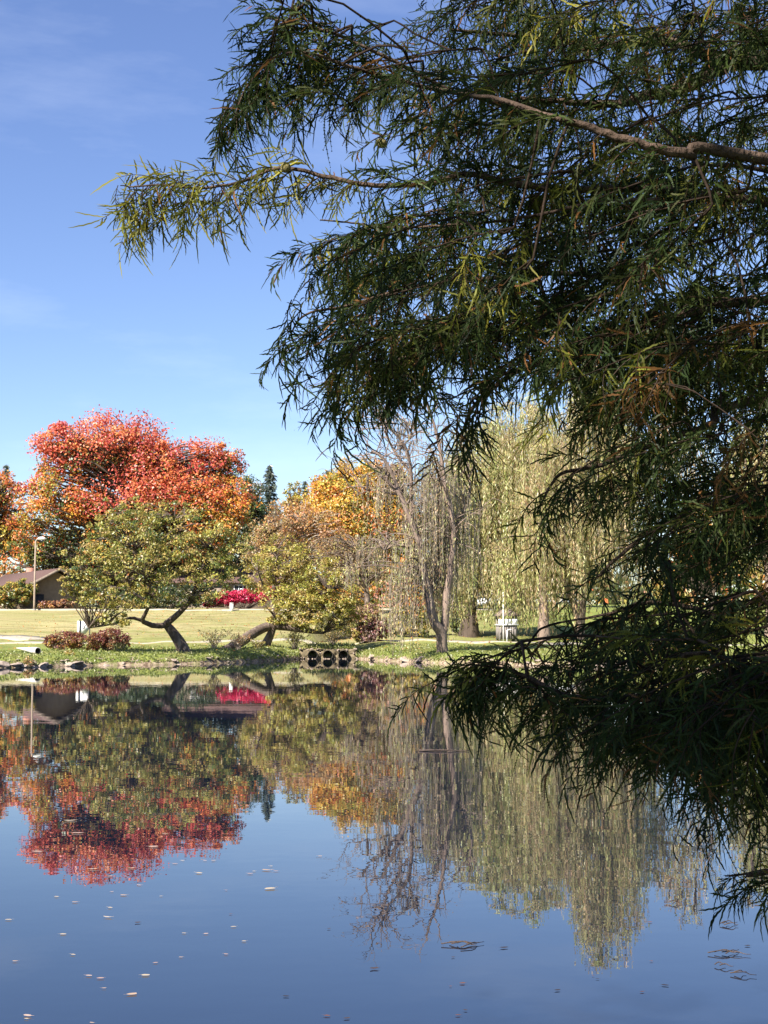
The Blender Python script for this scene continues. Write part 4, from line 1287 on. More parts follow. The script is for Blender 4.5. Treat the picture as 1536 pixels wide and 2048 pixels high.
leaf(540, 1777, 30, 'curled whitish leaf, biggest bright one on open water right of the red reflection')
leaf(247, 1790, 18, 'upturned white leaf just below the tip of the red reflection')
leaf(55, 2031, 26, 'long cream leaf at the bottom left, upper of a touching pair')
leaf(53, 2037, 13, 'small peach leaf at the bottom left, lower of a touching pair')
leaf(184, 2045, 14, 'peach leaf cut by the bottom edge of the picture')
leaf(264, 1988, 28, 'long narrow cream leaf alone near the bottom, right of the small round one')
leaf(146, 1909, 14, 'tan oval leaf alone above the cream pair')
leaf(178, 1951, 18, 'left cream leaf of a close pair in the lower left water')
leaf(201, 1956, 18, 'right cream leaf of a close pair in the lower left water')
leaf(208, 1976, 13, 'small round tan leaf under the cream pair')
leaf(216, 1834, 20, 'long pale leaf below the white upturned leaf')
leaf(654, 2031, 18, 'curled reddish leaf at the bottom middle', True)
leaf(1115, 1980, 15, 'dark upturned leaf in the lower right water', True)
leaf(1008, 1895, 20, 'dark flat leaf right of the floating twigs below the willow reflection', True)
for px, py, w_ in ((113, 1793, 14), (150, 1804, 16), (224, 1783, 10), (220, 1815, 14), (17, 1839, 18), (126, 1868, 17), (30, 1922, 14), (291, 1950, 22)):
    leaf(px, py, w_, 'small pale leaf on the water left of the red reflection tip')
for px, py, w_ in ((278, 1770, 14), (322, 1792, 9), (368, 1866, 12), (412, 1867, 13), (467, 1853, 15), (488, 1882, 12), (311, 1925, 12), (362, 1914, 12), (452, 1780, 8), (452, 1908, 12)):
    leaf(px, py, w_, 'small pale leaf on open blue water in the lower middle left')
for px, py, w_ in ((350, 1727, 14), (365, 1721, 10), (398, 1746, 18), (410, 1721, 12), (427, 1721, 13), (500, 1747, 15), (508, 1742, 9), (533, 1740, 26), (552, 1742, 12), (542, 1732, 10), (640, 1712, 12)):
    leaf(px, py, w_, 'pale pink leaf on the water between the red reflection and the willow reflection')
for px, py, w_ in ((75, 1703, 28), (140, 1641, 26), (155, 1666, 28), (307, 1693, 26), (185, 1738, 22), (220, 1752, 14), (262, 1736, 16), (330, 1667, 18)):
    leaf(px, py, w_, 'thin pale leaf drifting over the red tree reflection')
for px, py, w_ in ((461, 1828, 9), (275, 1845, 14), (572, 1992, 15), (658, 1857, 9), (694, 2036, 16), (916, 2030, 15), (931, 2020, 10), (925, 1966, 16), (906, 1914, 9), (748, 1937, 22), (901, 1972, 8)):
    leaf(px, py, w_, 'dark sodden leaf fragment on the lower middle water', True)
for px, py, w_ in ((1195, 1957, 9), (1330, 1970, 18), (1284, 1983, 12), (1300, 1844, 12), (1495, 1891, 14), (1186, 1951, 7), (1303, 1922, 9)):
    leaf(px, py, w_, 'dark sodden leaf fragment on the lower right water', True)


def twigs(px, py, w, label, seed, n_=4):
    r = np.random.default_rng(seed)
    p = on_z(px, py, .004)
    o = thing('floating_twig', p, label, 'twig', 'twigs floating on the pond')
    s_ = w / F_PX * p[1]
    for i in range(n_):
        a = r.normal(0, .22); ln = s_ * r.uniform(.35, 1.0) * (1 if i else 1.1); c0 = np.array([r.uniform(-.25, .25) * s_, r.uniform(-.25, .25) * s_, .006])
        dv = np.array([math.cos(a), math.sin(a) * 2.0, 0]) * ln / 2
        pts = spline([c0 - dv, c0 + r.normal(0, .04, 3) * s_ * [1, 1, .15] + [0, 0, .01], c0 + dv * .5 + r.normal(0, .03, 3) * s_ * [1, 1, .1], c0 + dv], 8)
        pts[:, 2] = np.abs(pts[:, 2])
        Geo().tube(pts, np.linspace(.006, .0025, 8) * max(.5, s_ / .35), 5).obj('stick', M['twig'], o)


twigs(935, 1892, 72, 'tangle of pinkish twigs just below the willow reflection', 1, 5)
twigs(1452, 1849, 48, 'upper small raft of twigs on the right water', 2, 3)
twigs(1455, 1906, 68, 'widest raft of brown twigs on the right water', 3, 4)
twigs(1443, 1932, 34, 'short twig pair under the widest raft of twigs', 4, 2)
twigs(1485, 1949, 50, 'thin crossed twigs lowest on the right water', 5, 2)
twigs(1355, 1807, 24, 'tiny twig on the water at the tip of the right reflection', 6, 2)
twigs(875, 1501, 95, 'long thin stick floating across the trunk reflection', 7, 2)

# ------------------------------------------------------------------ the bald cypress
def branchlet(g, p0, dirv, side, L_, droop, col, r, fine=True):
    """one feathery branchlet: a drooping stem with close rows of needles; seen from farther away the rows close into a ragged blade"""
    m = 9
    f = np.linspace(0, 1, m)
    bend = r.normal(0, .26, 3)
    pts = p0 + dirv * L_ * f[:, None] + np.array([0, 0, -1]) * droop * L_ * (f ** 2)[:, None] + bend * L_ * (f ** 1.7)[:, None]
    tg = nrm(np.gradient(pts, axis=0))
    sv = nrm(np.cross(tg, np.cross(side, tg) + 1e-6))
    prof = np.interp(f, [0, .15, .5, .85, 1], [.0006, .0021, .0027, .0019, .0004])
    zig = np.where(np.arange(m) % 2, 1.35, .62)
    wl, wr = prof * zig * r.uniform(.8, 1.15, m), prof * np.roll(zig, 1) * r.uniform(.8, 1.15, m)
    sh = np.clip(col * (1 + r.normal(0, .12)), .004, .6)
    k = 1.0 if not fine else .5
    V = np.stack([pts + sv * wl[:, None] * k, pts - sv * wr[:, None] * k], 1).reshape(-1, 3)
    i = np.arange(m - 1)[:, None] * 2
    g.add(V, np.concatenate([i, i + 1, i + 3, i + 2], 1), None, sh)
    if not fine: return
    nn = 15
    u = np.linspace(.06, .99, nn) * (m - 1.001)
    i = u.astype(int); ff = (u - i)[:, None]
    q = pts[i] * (1 - ff) + pts[i + 1] * ff
    t_, s_v = tg[i], sv[i]
    ln = (.0040 * (np.sin(np.linspace(.6, 2.9, nn)) * .7 + .45))[:, None]
    for s_ in (-1, 1):
        tip = q + (s_v * s_ * .8 + t_ * .65) * ln * r.uniform(.8, 1.25, (nn, 1)) + r.normal(0, .0006, (nn, 3))
        wv_ = t_ * .0016
        g.add(np.stack([q - wv_, q + wv_, tip], 1).reshape(-1, 3), None, np.arange(3 * nn).reshape(nn, 3), sh)


SPRAY_COL = [(.034, .054, .013), (.027, .045, .014), (.050, .062, .013), (.023, .038, .015), (.13, .135, .020), (.21, .195, .028), (.030, .048, .014), (.054, .060, .013), (.12, .060, .018), (.038, .054, .013)]  # brightest yellow-greens vary at random and also paint sun on the lit bough


def spray_mesh(i, L_=.14, n_=19, fine=True):
    """a twig along +X with alternating branchlets that hang towards -Z"""
    r = np.random.default_rng(500 + i)
    g = Geo()
    base = np.array(SPRAY_COL[i % len(SPRAY_COL)])
    f = np.linspace(0, 1, 8)
    ax = np.stack([L_ * f, .012 * np.sin(f * 3 + i), .03 * f - .07 * f ** 2], -1)
    g.tube(ax, np.linspace(.0019, .0008, 8), 4, np.array([.05, .032, .02]), cap=False)
    for k in range(n_):
        t = .06 + .94 * (k + r.random() * .6) / n_
        p0 = np.array([np.interp(t, f, ax[:, c]) for c in range(3)])
        s_ = 1 if k % 2 else -1
        a = R(r.uniform(25, 95)) * (1 - .4 * t)
        roll = r.uniform(-1.4, 1.4)
        d = nrm(np.array([math.cos(a), s_ * math.sin(a) * math.cos(roll), math.sin(a) * math.sin(roll) * .8]))
        c = base * (1 + r.normal(0, .18))
        if r.random() < .02: c = np.array([.18, .085, .03])
        branchlet(g, p0, d, np.array([0, 0, 1.0]) + r.normal(0, .5, 3), r.uniform(.034, .078) * (1 - .2 * t), r.uniform(-.1, 1.1), np.clip(c, .008, .5), r, fine)
    branchlet(g, ax[-1], nrm(ax[-1] - ax[-2]), np.array([0, 0, 1.0]), .07, .5, base, r, fine)
    return g


SG = [spray_mesh(i) for i in range(10)]
SM = [g_.mesh('needle_spray', M['needle'], colour=True) for g_ in SG]
SDATA = []
for g_ in [spray_mesh(i, fine=False) for i in range(10)]:
    SDATA.append((np.concatenate(g_.V), np.concatenate(g_.Q), np.concatenate(g_.T) if g_.T else np.zeros((0, 3), int), np.concatenate(g_.C)))

CY_B = np.array([2.75, 4.7, 0.0]); CY_B[2] = gz(2.75, 4.7)
cyp = thing('bald_cypress', CY_B, 'dark bald cypress overhanging the water, its feathery boughs filling the right side', 'tree')
# trunk (beyond the right picture edge)
g = Geo()
tp = spline([CY_B - [0, 0, .3], CY_B + [0, 0, .6], CY_B + [.05, 0, 3], CY_B + [0, .1, 7], CY_B + [.1, 0, 12.5]], 24)
g.tube(tp, np.interp(np.linspace(0, 1, 24), [0, .06, .3, 1], [.42, .30, .22, .03]), 12)
g.obj('trunk', M['bark_cypress'], cyp, smooth=True, loc=CY_B)


def trunk_at(z): return np.array([CY_B[0] + .05, CY_B[1], z])


# main limbs: photo polyline with distance, thickness in photo pixels at start and end
LIMBS = [
    ([(1900, 330, 4.4), (1536, 318, 3.3), (1380, 308, 3.15), (1280, 288, 3.1), (1170, 252, 3.1), (1075, 226, 3.1), (1000, 198, 3.15), (940, 190, 3.2)], 28, 6),
    ([(1900, 400, 4.6), (1536, 400, 4.2), (1330, 378, 3.9), (1180, 378, 3.8), (1050, 372, 3.7), (940, 348, 3.6), (860, 366, 3.55), (740, 370, 3.5), (650, 352, 3.5), (560, 336, 3.5), (480, 364, 3.5), (400, 376, 3.5), (320, 370, 3.5), (258, 374, 3.5)], 18, 3),
    ([(1950, 150, 4.8), (1536, 118, 4.9), (1450, 125, 4.9), (1390, 165, 4.8), (1300, 190, 4.7), (1230, 208, 4.6), (1150, 205, 4.5), (1040, 196, 4.4)], 46, 8),
    ([(1460, 122, 4.9), (1390, 100, 4.9), (1330, 82, 5.0), (1230, 88, 5.0), (1120, 82, 5.0), (1020, 70, 4.9), (900, 60, 4.8)], 26, 6),
    ([(1050, 230, 4.1), (960, 195, 3.9), (860, 176, 3.8), (760, 150, 3.75), (690, 130, 3.7), (610, 105, 3.7), (540, 120, 3.7), (490, 180, 3.7), (465, 250, 3.7)], 12, 3),
    ([(1900, 480, 4.4), (1536, 342, 3.5), (1450, 372, 3.4), (1350, 410, 3.4), (1250, 432, 3.5)], 11, 5),
    ([(1320, 398, 3.6), (1190, 405, 3.6), (1100, 425, 3.6), (1000, 442, 3.7), (900, 450, 3.7), (780, 455, 3.7), (700, 445, 3.7), (640, 440, 3.7)], 8, 3),
    ([(1900, 560, 4.8), (1536, 600, 4.5), (1400, 620, 4.3), (1250, 662, 4.1), (1150, 715, 4.0), (1040, 740, 3.9), (960, 800, 3.9), (930, 850, 3.9), (920, 900, 3.9)], 22, 4),
    ([(900, 182, 3.85), (780, 118, 3.75), (670, 68, 3.7), (590, 46, 3.7), (530, 36, 3.7)], 9, 3),
    ([(1250, 560, 4.2), (1100, 545, 4.1), (950, 560, 4.0), (820, 575, 3.9), (700, 610, 3.85), (610, 630, 3.8), (575, 680, 3.8)], 12, 3),
    ([(1150, 640, 4.3), (1000, 660, 4.2), (880, 690, 4.1), (780, 730, 4.0), (700, 800, 4.0), (680, 850, 4.0)], 11, 3),
    ([(1900, 720, 4.8), (1536, 800, 4.6), (1420, 850, 4.5), (1300, 890, 4.4), (1200, 930, 4.3), (1120, 950, 4.2), (1080, 1010, 4.2)], 20, 4),
    ([(1900, 980, 4.8), (1536, 1000, 4.5), (1420, 1010, 4.4), (1320, 1050, 4.3), (1230, 1120, 4.2), (1190, 1160, 4.2)], 18, 4),
    ([(1900, 1180, 4.6), (1536, 1240, 4.4), (1440, 1232, 4.3), (1380, 1215, 4.3), (1300, 1205, 4.3), (1230, 1225, 4.2), (1120, 1245, 4.2)], 16, 4),
    ([(1900, 1330, 4.2), (1480, 1315, 3.3), (1440, 1300, 3.2), (1400, 1282, 3.2), (1360, 1278, 3.2), (1290, 1280, 3.2), (1190, 1272, 3.25)], 9, 4),
    ([(1900, 1300, 4.4), (1536, 1345, 4.0), (1450, 1375, 3.8), (1380, 1405, 3.7), (1280, 1395, 3.7), (1200, 1400, 3.7), (1130, 1390, 3.7), (1060, 1356, 3.7), (1010, 1338, 3.7), (950, 1330, 3.7)], 24, 4),
    ([(1900, 1450, 3.9), (1536, 1440, 3.4), (1450, 1470, 3.4), (1380, 1530, 3.4), (1378, 1580, 3.4)], 12, 3),
    ([(1900, 1650, 3.9), (1600, 1735, 3.6), (1536, 1740, 3.5), (1490, 1748, 3.5), (1450, 1752, 3.5)], 12, 3),
]
NODES = []
for pl, w0, w1 in LIMBS:
    pts = np.array([P(x_, y_, d_) for x_, y_, d_ in pl])
    if pl[0][0] >= 1900: pts[0] = trunk_at(pts[0][2] * .6 + pts[1][2] * .4)
    sp = spline(pts, 6 * len(pl))
    wpx = np.linspace(w0, w1, len(sp))
    rad = wpx / 2 / F_PX * np.maximum(sp[:, 1], 3)
    sp[1:-1] += rng.normal(0, .16, sp[1:-1].shape) * rad[1:-1, None]
    g = Geo().tube(sp, rad, 8)
    g.obj('limb', M['bark_cypress'], cyp, smooth=True, loc=CY_B)
    NODES.append(sp)
NODES_ALL = np.concatenate(NODES)


def inside(poly, x_, y_):
    c = False
    n_ = len(poly)
    for i in range(n_):
        (xa, ya), (xb, yb) = poly[i], poly[i - 1]
        if (ya > y_) != (yb > y_) and x_ < (xb - xa) * (y_ - ya) / (yb - ya) + xa: c = not c
    return c


# zones of foliage: outline in the photo, number of sprays, nearest and farthest distance, preferred downward pitch
ZONES = [
    ([(500, 25), (560, 45), (640, 75), (700, 115), (800, 150), (900, 190), (920, 300), (820, 300), (720, 260), (640, 235), (560, 215), (500, 210), (455, 260), (475, 180), (510, 90)], 62, 3.5, 4.2, .5),
    ([(690, 40), (740, 5), (900, -30), (1600, -30), (1600, 340), (1380, 300), (1250, 260), (1100, 250), (930, 260), (850, 200), (770, 140), (690, 90)], 300, 3.5, 5.6, .35),
    ([(850, 260), (1100, 260), (1300, 300), (1600, 330), (1600, 640), (900, 640), (760, 560), (640, 500), (610, 450), (720, 440), (860, 420)], 330, 3.2, 5.4, .5),
    ([(640, 560), (760, 540), (900, 620), (1250, 620), (1220, 700), (1080, 760), (980, 790), (880, 800), (840, 790), (760, 840), (690, 860), (650, 800), (660, 700), (600, 680), (560, 690), (565, 640)], 140, 3.5, 4.8, .7),
    ([(880, 780), (960, 770), (1000, 830), (960, 900), (905, 890), (880, 840)], 14, 3.6, 4.2, 1.0),
    ([(1230, 620), (1600, 620), (1600, 900), (1380, 930), (1250, 940), (1120, 980), (1085, 960), (1060, 900), (1120, 850), (1180, 780), (1200, 700)], 190, 3.2, 5.4, .5),
    ([(1290, 930), (1600, 880), (1600, 1180), (1440, 1180), (1420, 1100), (1350, 1090), (1250, 1120), (1220, 1150), (1190, 1170), (1210, 1110), (1290, 1060), (1200, 1040), (1120, 1050), (1100, 1010), (1180, 960)], 150, 3.2, 5.4, .5),
    ([(1200, 1150), (1400, 1120), (1600, 1150), (1600, 1330), (1480, 1310), (1420, 1260), (1350, 1340), (1260, 1320), (1240, 1240), (1190, 1290), (1130, 1260), (1220, 1210)], 105, 3.3, 5.0, .6),
    ([(880, 1345), (930, 1315), (1040, 1315), (1120, 1360), (1220, 1370), (1300, 1360), (1420, 1370), (1600, 1330), (1600, 1530), (1480, 1530), (1440, 1490), (1360, 1480), (1240, 1480), (1150, 1470), (1080, 1410), (980, 1385), (890, 1385)], 250, 3.0, 4.4, .8),
    ([(1470, 1530), (1600, 1510), (1600, 1620), (1500, 1600)], 14, 3.0, 3.8, .8),
    ([(1500, 1745), (1540, 1735), (1600, 1740), (1600, 1850), (1530, 1830)], 12, 3.3, 3.8, .3),
    ([(1140, 1255), (1190, 1260), (1190, 1400), (1140, 1400)], 16, 3.7, 4.1, 1.2),
    ([(1340, 1530), (1400, 1540), (1390, 1600), (1350, 1600)], 4, 3.4, 3.5, 1.2),
    ([(1180, 1490), (1250, 1490), (1230, 1570), (1190, 1560)], 6, 3.4, 3.7, 1.2),
]
SIL = [(740, -80), (690, 20), (640, 50), (560, 30), (495, 20), (490, 80), (470, 150), (460, 200), (430, 300), (520, 290), (640, 260), (720, 310), (860, 330), (850, 420), (740, 450),
       (640, 470), (570, 450), (560, 520), (610, 560), (575, 620), (540, 720), (560, 745), (620, 700), (640, 830), (660, 860), (690, 910), (730, 900), (760, 850), (860, 830), (850, 780),
       (900, 790), (880, 860), (895, 950), (940, 930), (980, 830), (1060, 780), (1120, 760), (1110, 840), (1060, 900), (1040, 930), (1090, 980), (1080, 1050), (1110, 1060), (1180, 1060),
       (1290, 1060), (1200, 1130), (1180, 1190), (1240, 1190), (1200, 1260), (1130, 1240), (1050, 1265), (1130, 1300), (1160, 1340), (1060, 1330), (960, 1300), (860, 1310), (855, 1400),
       (950, 1405), (1100, 1480), (1200, 1540), (1300, 1560), (1350, 1640), (1400, 1640), (1430, 1570), (1440, 1640), (1480, 1700), (1440, 1760), (1480, 1830), (1530, 1890), (1700, 1900), (1700, -80)]
ZONES[6] = (ZONES[6][0], 115, 3.2, 5.4, .5); ZONES[7] = (ZONES[7][0], 74, 3.3, 5.0, .6); ZONES[8] = (ZONES[8][0], 195, 3.0, 4.4, .8)
ZONES += [([(760, 130), (1000, 20), (1600, -30), (1600, 1200), (1330, 1180), (1290, 1030), (1180, 960), (1150, 820), (1020, 720), (820, 700), (730, 560), (860, 300)], 130, 5.2, 6.6, .5)]
WAV = [(rng.normal(0, 1) * .030, rng.normal(0, 1) * .042, rng.random() * 6.28) for _ in range(9)]


def airy(x_, y_):
    # clumps and holes of the foliage
    return sum(math.cos(a_ * x_ + b_ * y_ + c_) for a_, b_, c_ in WAV) / 3


BOUGH = .26
sprays = []      # (pos, dir, scale, variant, roll)


def put(pos, dv, sc, var=None, roll=None):
    sprays.append((np.asarray(pos, float), nrm(np.asarray(dv, float)), sc, rng.choice(10, p=VARW) if var is None else var, rng.normal(0, .5) if roll is None else roll))


VARW = np.array([1, 1, 1, 1, .3, .08, 1, .7, .10, 1]); VARW = VARW / VARW.sum()
boughs = []      # polylines of small side boughs that carry the sprays
for zi, (poly, cnt, d0, d1, pit) in enumerate(ZONES):
    xs = [a for a, _ in poly]; ys = [b_ for _, b_ in poly]
    want = max(1, int(cnt * BOUGH)); got = tries = 0
    while got < want and tries < want * 80:
        tries += 1
        x_, y_ = rng.uniform(min(xs), max(xs)), rng.uniform(min(ys), max(ys))
        if not inside(poly, x_, y_): continue
        d_ = rng.uniform(d0, d1)
        ln = rng.uniform(.28, .55) if cnt > 30 else rng.uniform(.08, .16)
        p1 = P(x_, y_, d_)
        az = rng.normal(0, .75)
        dv = np.array([-math.cos(az), math.sin(az), .15 - pit * (.2 + .7 * rng.random())])
        dv = nrm(dv)
        p0 = p1 - dv * ln * .5 + np.array([0, 0, .02])
        p2 = p1 + dv * ln * .5 - np.array([0, 0, .16 * ln])
        e = to_px(p2)
        if not inside(SIL, e[0], e[1] + 30): continue
        if airy(x_, y_) < -.22 + (.28 if x_ > 1150 and y_ > 820 else 0): continue
        pts = spline([p0, p1, p2], 8)
        n_s = max(2, int(ln / .062)); ok = 0
        new = []
        for k in range(n_s):
            t = (k + .3 + .5 * rng.random()) / n_s
            p = np.array([np.interp(t, np.linspace(0, 1, 8), pts[:, c]) for c in range(3)])
            tg = nrm(pts[min(7, int(t * 7) + 1)] - pts[min(6, int(t * 7))])
            sd_ = nrm(np.cross(tg, [0, 0, 1.0])) * (1 if k % 2 else -1)
            v = tg * rng.uniform(.4, 1.0) + sd_ * rng.uniform(.2, 1.0) + np.array([0, 0, rng.uniform(-.75, .25)])
            sc = rng.uniform(.75, 1.3)
            e = to_px(p + nrm(v) * .16 * sc)
            if not inside(SIL, e[0], e[1] + 25): continue
            new.append((p, v, sc)); ok += 1
        if ok < max(1, n_s // 3): continue
        boughs.append(pts)
        vb = rng.choice(10, p=VARW)
        for p, v, sc in new: put(p, v, sc, vb if rng.random() < .5 else rng.choice(10, p=VARW))
        put(pts[-1], pts[-1] - pts[-2], rng.uniform(.7, 1.0), vb)
        got += 1
n_bough_sprays = len(sprays)

# sprays along the visible limbs; the far left bough gets brighter yellow needles, sunlight put into the colour
for li, sp in enumerate(NODES):
    px_ = to_px(sp)
    seg = np.linalg.norm(np.diff(sp, axis=0), axis=1)
    cum = np.concatenate([[0], np.cumsum(seg)])
    step = .015 if li == 1 else .03 if li in (4, 8) else .016 if li == 15 else .07
    for s_ in np.arange(cum[-1] * .35 if li not in (1,) else cum[-1] * .42, cum[-1], step):
        p = np.array([np.interp(s_, cum, sp[:, c]) for c in range(3)])
        q = to_px(p)
        if q[0] > 1560: continue
        k = min(len(sp) - 2, int(np.searchsorted(cum, s_)))
        tg = nrm(sp[k + 1] - sp[k])
        a = rng.random() * 6.28
        perp = np.array([0, math.cos(a), math.sin(a)])
        dv = tg * .8 + perp * .9 + np.array([0, 0, -.35])
        if li in (1, 4, 8) and to_px(p + nrm(dv) * .2)[0] < (190 if li == 1 else 450): continue
        if li == 15: dv = dv + np.array([0, 0, -.5])
        sc = rng.uniform(.8, 1.25) if li != 1 else rng.uniform(.5, 1.0)
        if q[1] > 1650: sc *= .55
        if li not in (1, 4, 8, 15):
            e_ = to_px(p + nrm(dv) * .21 * sc)
            if not inside(SIL, e_[0], e_[1] + 40 * sc): continue
        var = None
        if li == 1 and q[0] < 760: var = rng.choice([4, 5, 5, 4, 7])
        put(p, dv, sc, var)
tipp = NODES[1][-1]
for k in range(24):
    put(tipp + np.array([.05 * (k % 5), 0, 0]) + rng.normal(0, .03, 3), np.array([-.35 + rng.normal(0, .25), rng.normal(0, .4), -1.0]), rng.uniform(.6, .95), rng.choice([4, 5, 2]))
for k in range(7):
    put(NODES[4][-1 - k] + rng.normal(0, .02, 3), np.array([-.5 + rng.normal(0, .3), rng.normal(0, .4), -.8]), rng.uniform(.7, .95))
for k in range(16):
    put(NODES[15][-1 - k // 2] + rng.normal(0, .015, 3), np.array([-.75 + rng.normal(0, .4), rng.normal(0, .4), -.55 + rng.normal(0, .3)]), rng.uniform(.7, 1.1))
# a few spots with sunlight painted as brighter needles, and hanging sprays remembered from the outline
for x_, y_, d_, dx, dz, sc, var in [(590, 600, 3.7, -.3, -1, 1.0, None), (600, 620, 3.7, -.5, -1, 1.1, None), (575, 640, 3.75, -.4, -1, 1.0, None), (640, 600, 3.8, -.3, -1, 1.0, None), (620, 640, 3.8, -.2, -1, 1.0, None),
                                    (660, 740, 3.9, -.3, -1, 1.0, None), (670, 760, 3.9, -.2, -1, 1.0, None), (700, 780, 3.9, -.4, -1, 1.1, None), (730, 800, 3.9, -.3, -1, 1.0, None), (690, 820, 3.9, -.4, -1, 1.0, None),
                                    (830, 760, 3.7, -.1, -1, .9, None), (920, 830, 3.8, -.3, -1, 1.2, None), (930, 850, 3.8, .1, -1, 1.1, None), (900, 840, 3.8, -.5, -1, 1.1, None),
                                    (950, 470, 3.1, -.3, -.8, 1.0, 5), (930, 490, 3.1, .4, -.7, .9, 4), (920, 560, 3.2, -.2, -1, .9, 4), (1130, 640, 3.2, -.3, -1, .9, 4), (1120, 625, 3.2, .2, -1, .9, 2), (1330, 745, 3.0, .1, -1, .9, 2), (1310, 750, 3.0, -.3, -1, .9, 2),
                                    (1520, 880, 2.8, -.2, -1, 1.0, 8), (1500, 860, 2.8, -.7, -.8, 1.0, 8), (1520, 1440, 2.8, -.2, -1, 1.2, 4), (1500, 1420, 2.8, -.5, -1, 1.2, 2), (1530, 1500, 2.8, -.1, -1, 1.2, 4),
                                    (1290, 1010, 3.6, .1, -1, .9, None), (1110, 1000, 3.9, -.3, -1, 1.1, None), (1090, 1020, 3.9, -.2, -1, 1.1, None), (1375, 1570, 3.4, -.4, -1, 1.0, None), (1375, 1575, 3.4, .3, -1, .9, None), (1500, 1748, 3.5, -.9, -.2, .6, None), (1500, 1750, 3.5, -.6, -.5, .55, None), (1480, 1748, 3.5, -.8, -.4, .5, None)]:
    put(P(x_, y_, d_), (dx, rng.normal(0, .3), dz), sc, var)

# side boughs grow from the nearest limb point or from a bough that already hangs on the tree; loose sprays get a short twig
tw = Geo()
pool = [NODES_ALL]; pcost = [np.zeros(len(NODES_ALL))]
d0_ = np.array([np.min(np.linalg.norm(NODES_ALL - q[0], axis=1)) for q in boughs])
for i in np.argsort(d0_):
    pts = boughs[i]
    net = np.concatenate(pool); cost = np.concatenate(pcost)
    v = pts[0] - net; ln_ = np.linalg.norm(v, axis=1)
    back = np.clip(-(v @ nrm(pts[1] - pts[0])) / np.maximum(ln_, 1e-6), 0, 1)
    j = int(np.argmin(ln_ * (1 + .8 * back) + .3 * cost))
    s_, ln = net[j], ln_[j]
    c0 = cost[j] + ln
    r1 = max(.0013, .0034 - .0014 * c0)
    if ln > .02:
        mid = s_ * .5 + pts[0] * .5 + rng.normal(0, .05 * ln, 3) + np.array([0, 0, .05 * ln])
        tw.tube(spline([s_, mid, pts[0], pts[1]], 7), np.linspace(r1 * 1.25, r1, 7), 5, cap=False)
    tw.tube(pts, np.linspace(r1, .0012, 8), 4, cap=False)
    pool.append(pts); pcost.append(c0 + np.linspace(0, .3, 8))
net = np.concatenate(pool)
for pos, dv, sc, var, roll in sprays[n_bough_sprays:]:
    ln_ = np.linalg.norm(net - pos, axis=1); j = int(np.argmin(ln_)); s_, ln = net[j], ln_[j]
    if ln < .02: continue
    mid = s_ * .5 + pos * .5 + rng.normal(0, .05 * ln, 3) + np.array([0, 0, .06 * ln])
    tw.tube(spline([s_, mid, pos], 5), np.linspace(.0016, .0012, 5), 4, cap=False)
tag(tw.obj('branches', M['bark_cypress_twig'], cyp, loc=CY_B), kind='stuff')


def spray_matrix(pos, dv, sc, roll):
    x_ = dv
    up_ = np.array([0, 0, 1.0]) if abs(dv[2]) < .95 else np.array([0, -1.0, .2])
    y_ = nrm(np.cross(up_, x_)); z_ = np.cross(x_, y_)
    c, s_ = math.cos(roll), math.sin(roll)
    y2, z2 = y_ * c + z_ * s_, -y_ * s_ + z_ * c
    return np.stack([x_, y2, z2], 1) * sc, pos


# the 300 that show largest are parts of their own, the rest one mass
size = []
for pos, dv, sc, var, roll in sprays:
    q = to_px(pos + dv * .1)
    vis = -60 < q[0] < 1590 and -60 < q[1] < 2100
    size.append(sc / pos[1] if vis else 0)
order = np.argsort(size)[::-1]
rest = Geo()
for rank, i in enumerate(order):
    pos, dv, sc, var, roll = sprays[i]
    A, t_ = spray_matrix(pos, dv, sc, roll)
    if rank < 300:
        o = link('needle_spray', SM[var], cyp)
        m4 = np.eye(4); m4[:3, :3] = A; m4[:3, 3] = t_ - CY_B
        o.matrix_local = Matrix(m4.tolist())
    else:
        V, Q, T, C = SDATA[var]
        rest.add(V @ A.T + t_, Q, T, C * (1 + rng.normal(0, .15)))
tag(rest.obj('needle_mass', M['needle'], cyp, colour=True, loc=CY_B), kind='stuff')
# cones
for x_, y_, d_ in ((571, 335, 3.45), (763, 286, 3.6)):
    c = P(x_, y_, d_)
    import bmesh
    bm = bmesh.new(); bmesh.ops.create_icosphere(bm, subdivisions=3, radius=.0135)
    for v in bm.verts:
        p = np.array(v.co); v.co = p * (1 + .05 * math.sin(p[0] * 900) * math.sin(p[1] * 900) * math.sin(p[2] * 900))
    me = bpy.data.meshes.new('cone'); bm.to_mesh(me); bm.free(); me.materials.append(M['cone'])
    link('cone', me, cyp, c - CY_B)

# crown above and beside the frame: coarser sprays
up_ = Geo()
n = 9000
z = rng.uniform(1.2, 12, n) ** 1.0
rad_c = np.interp(z, [0, 1.5, 4, 8, 12.5], [2.5, 3.6, 3.3, 2.0, .1])
a = rng.random(n) * 6.283
rr = rad_c * rng.random(n) ** .55
c = np.stack([CY_B[0] + rr * np.cos(a), CY_B[1] + rr * np.sin(a), z - .12 * rr], -1)
q = to_px(c)
keep = ((q[0:, 0] > 1680) | (q[:, 1] < -170) | (c[:, 1] < .6)) & ~((np.hypot(c[:, 0], c[:, 1]) < 1.0) & (c[:, 2] < 2.6))
c = c[keep]; a = a[keep]; n = len(c)
D = nrm(np.stack([np.cos(a), np.sin(a), -.6 + 0 * a], -1) + rng.normal(0, .35, (n, 3)))
up_.kites(c, D, rand_dir(n), .22 + .14 * rng.random(n), .07 + .05 * rng.random(n), np.asarray(SPRAY_COL)[rng.integers(0, 8, n)])
tag(up_.obj('upper_crown', M['needle'], cyp, colour=True, loc=CY_B), kind='stuff')
g = Geo()
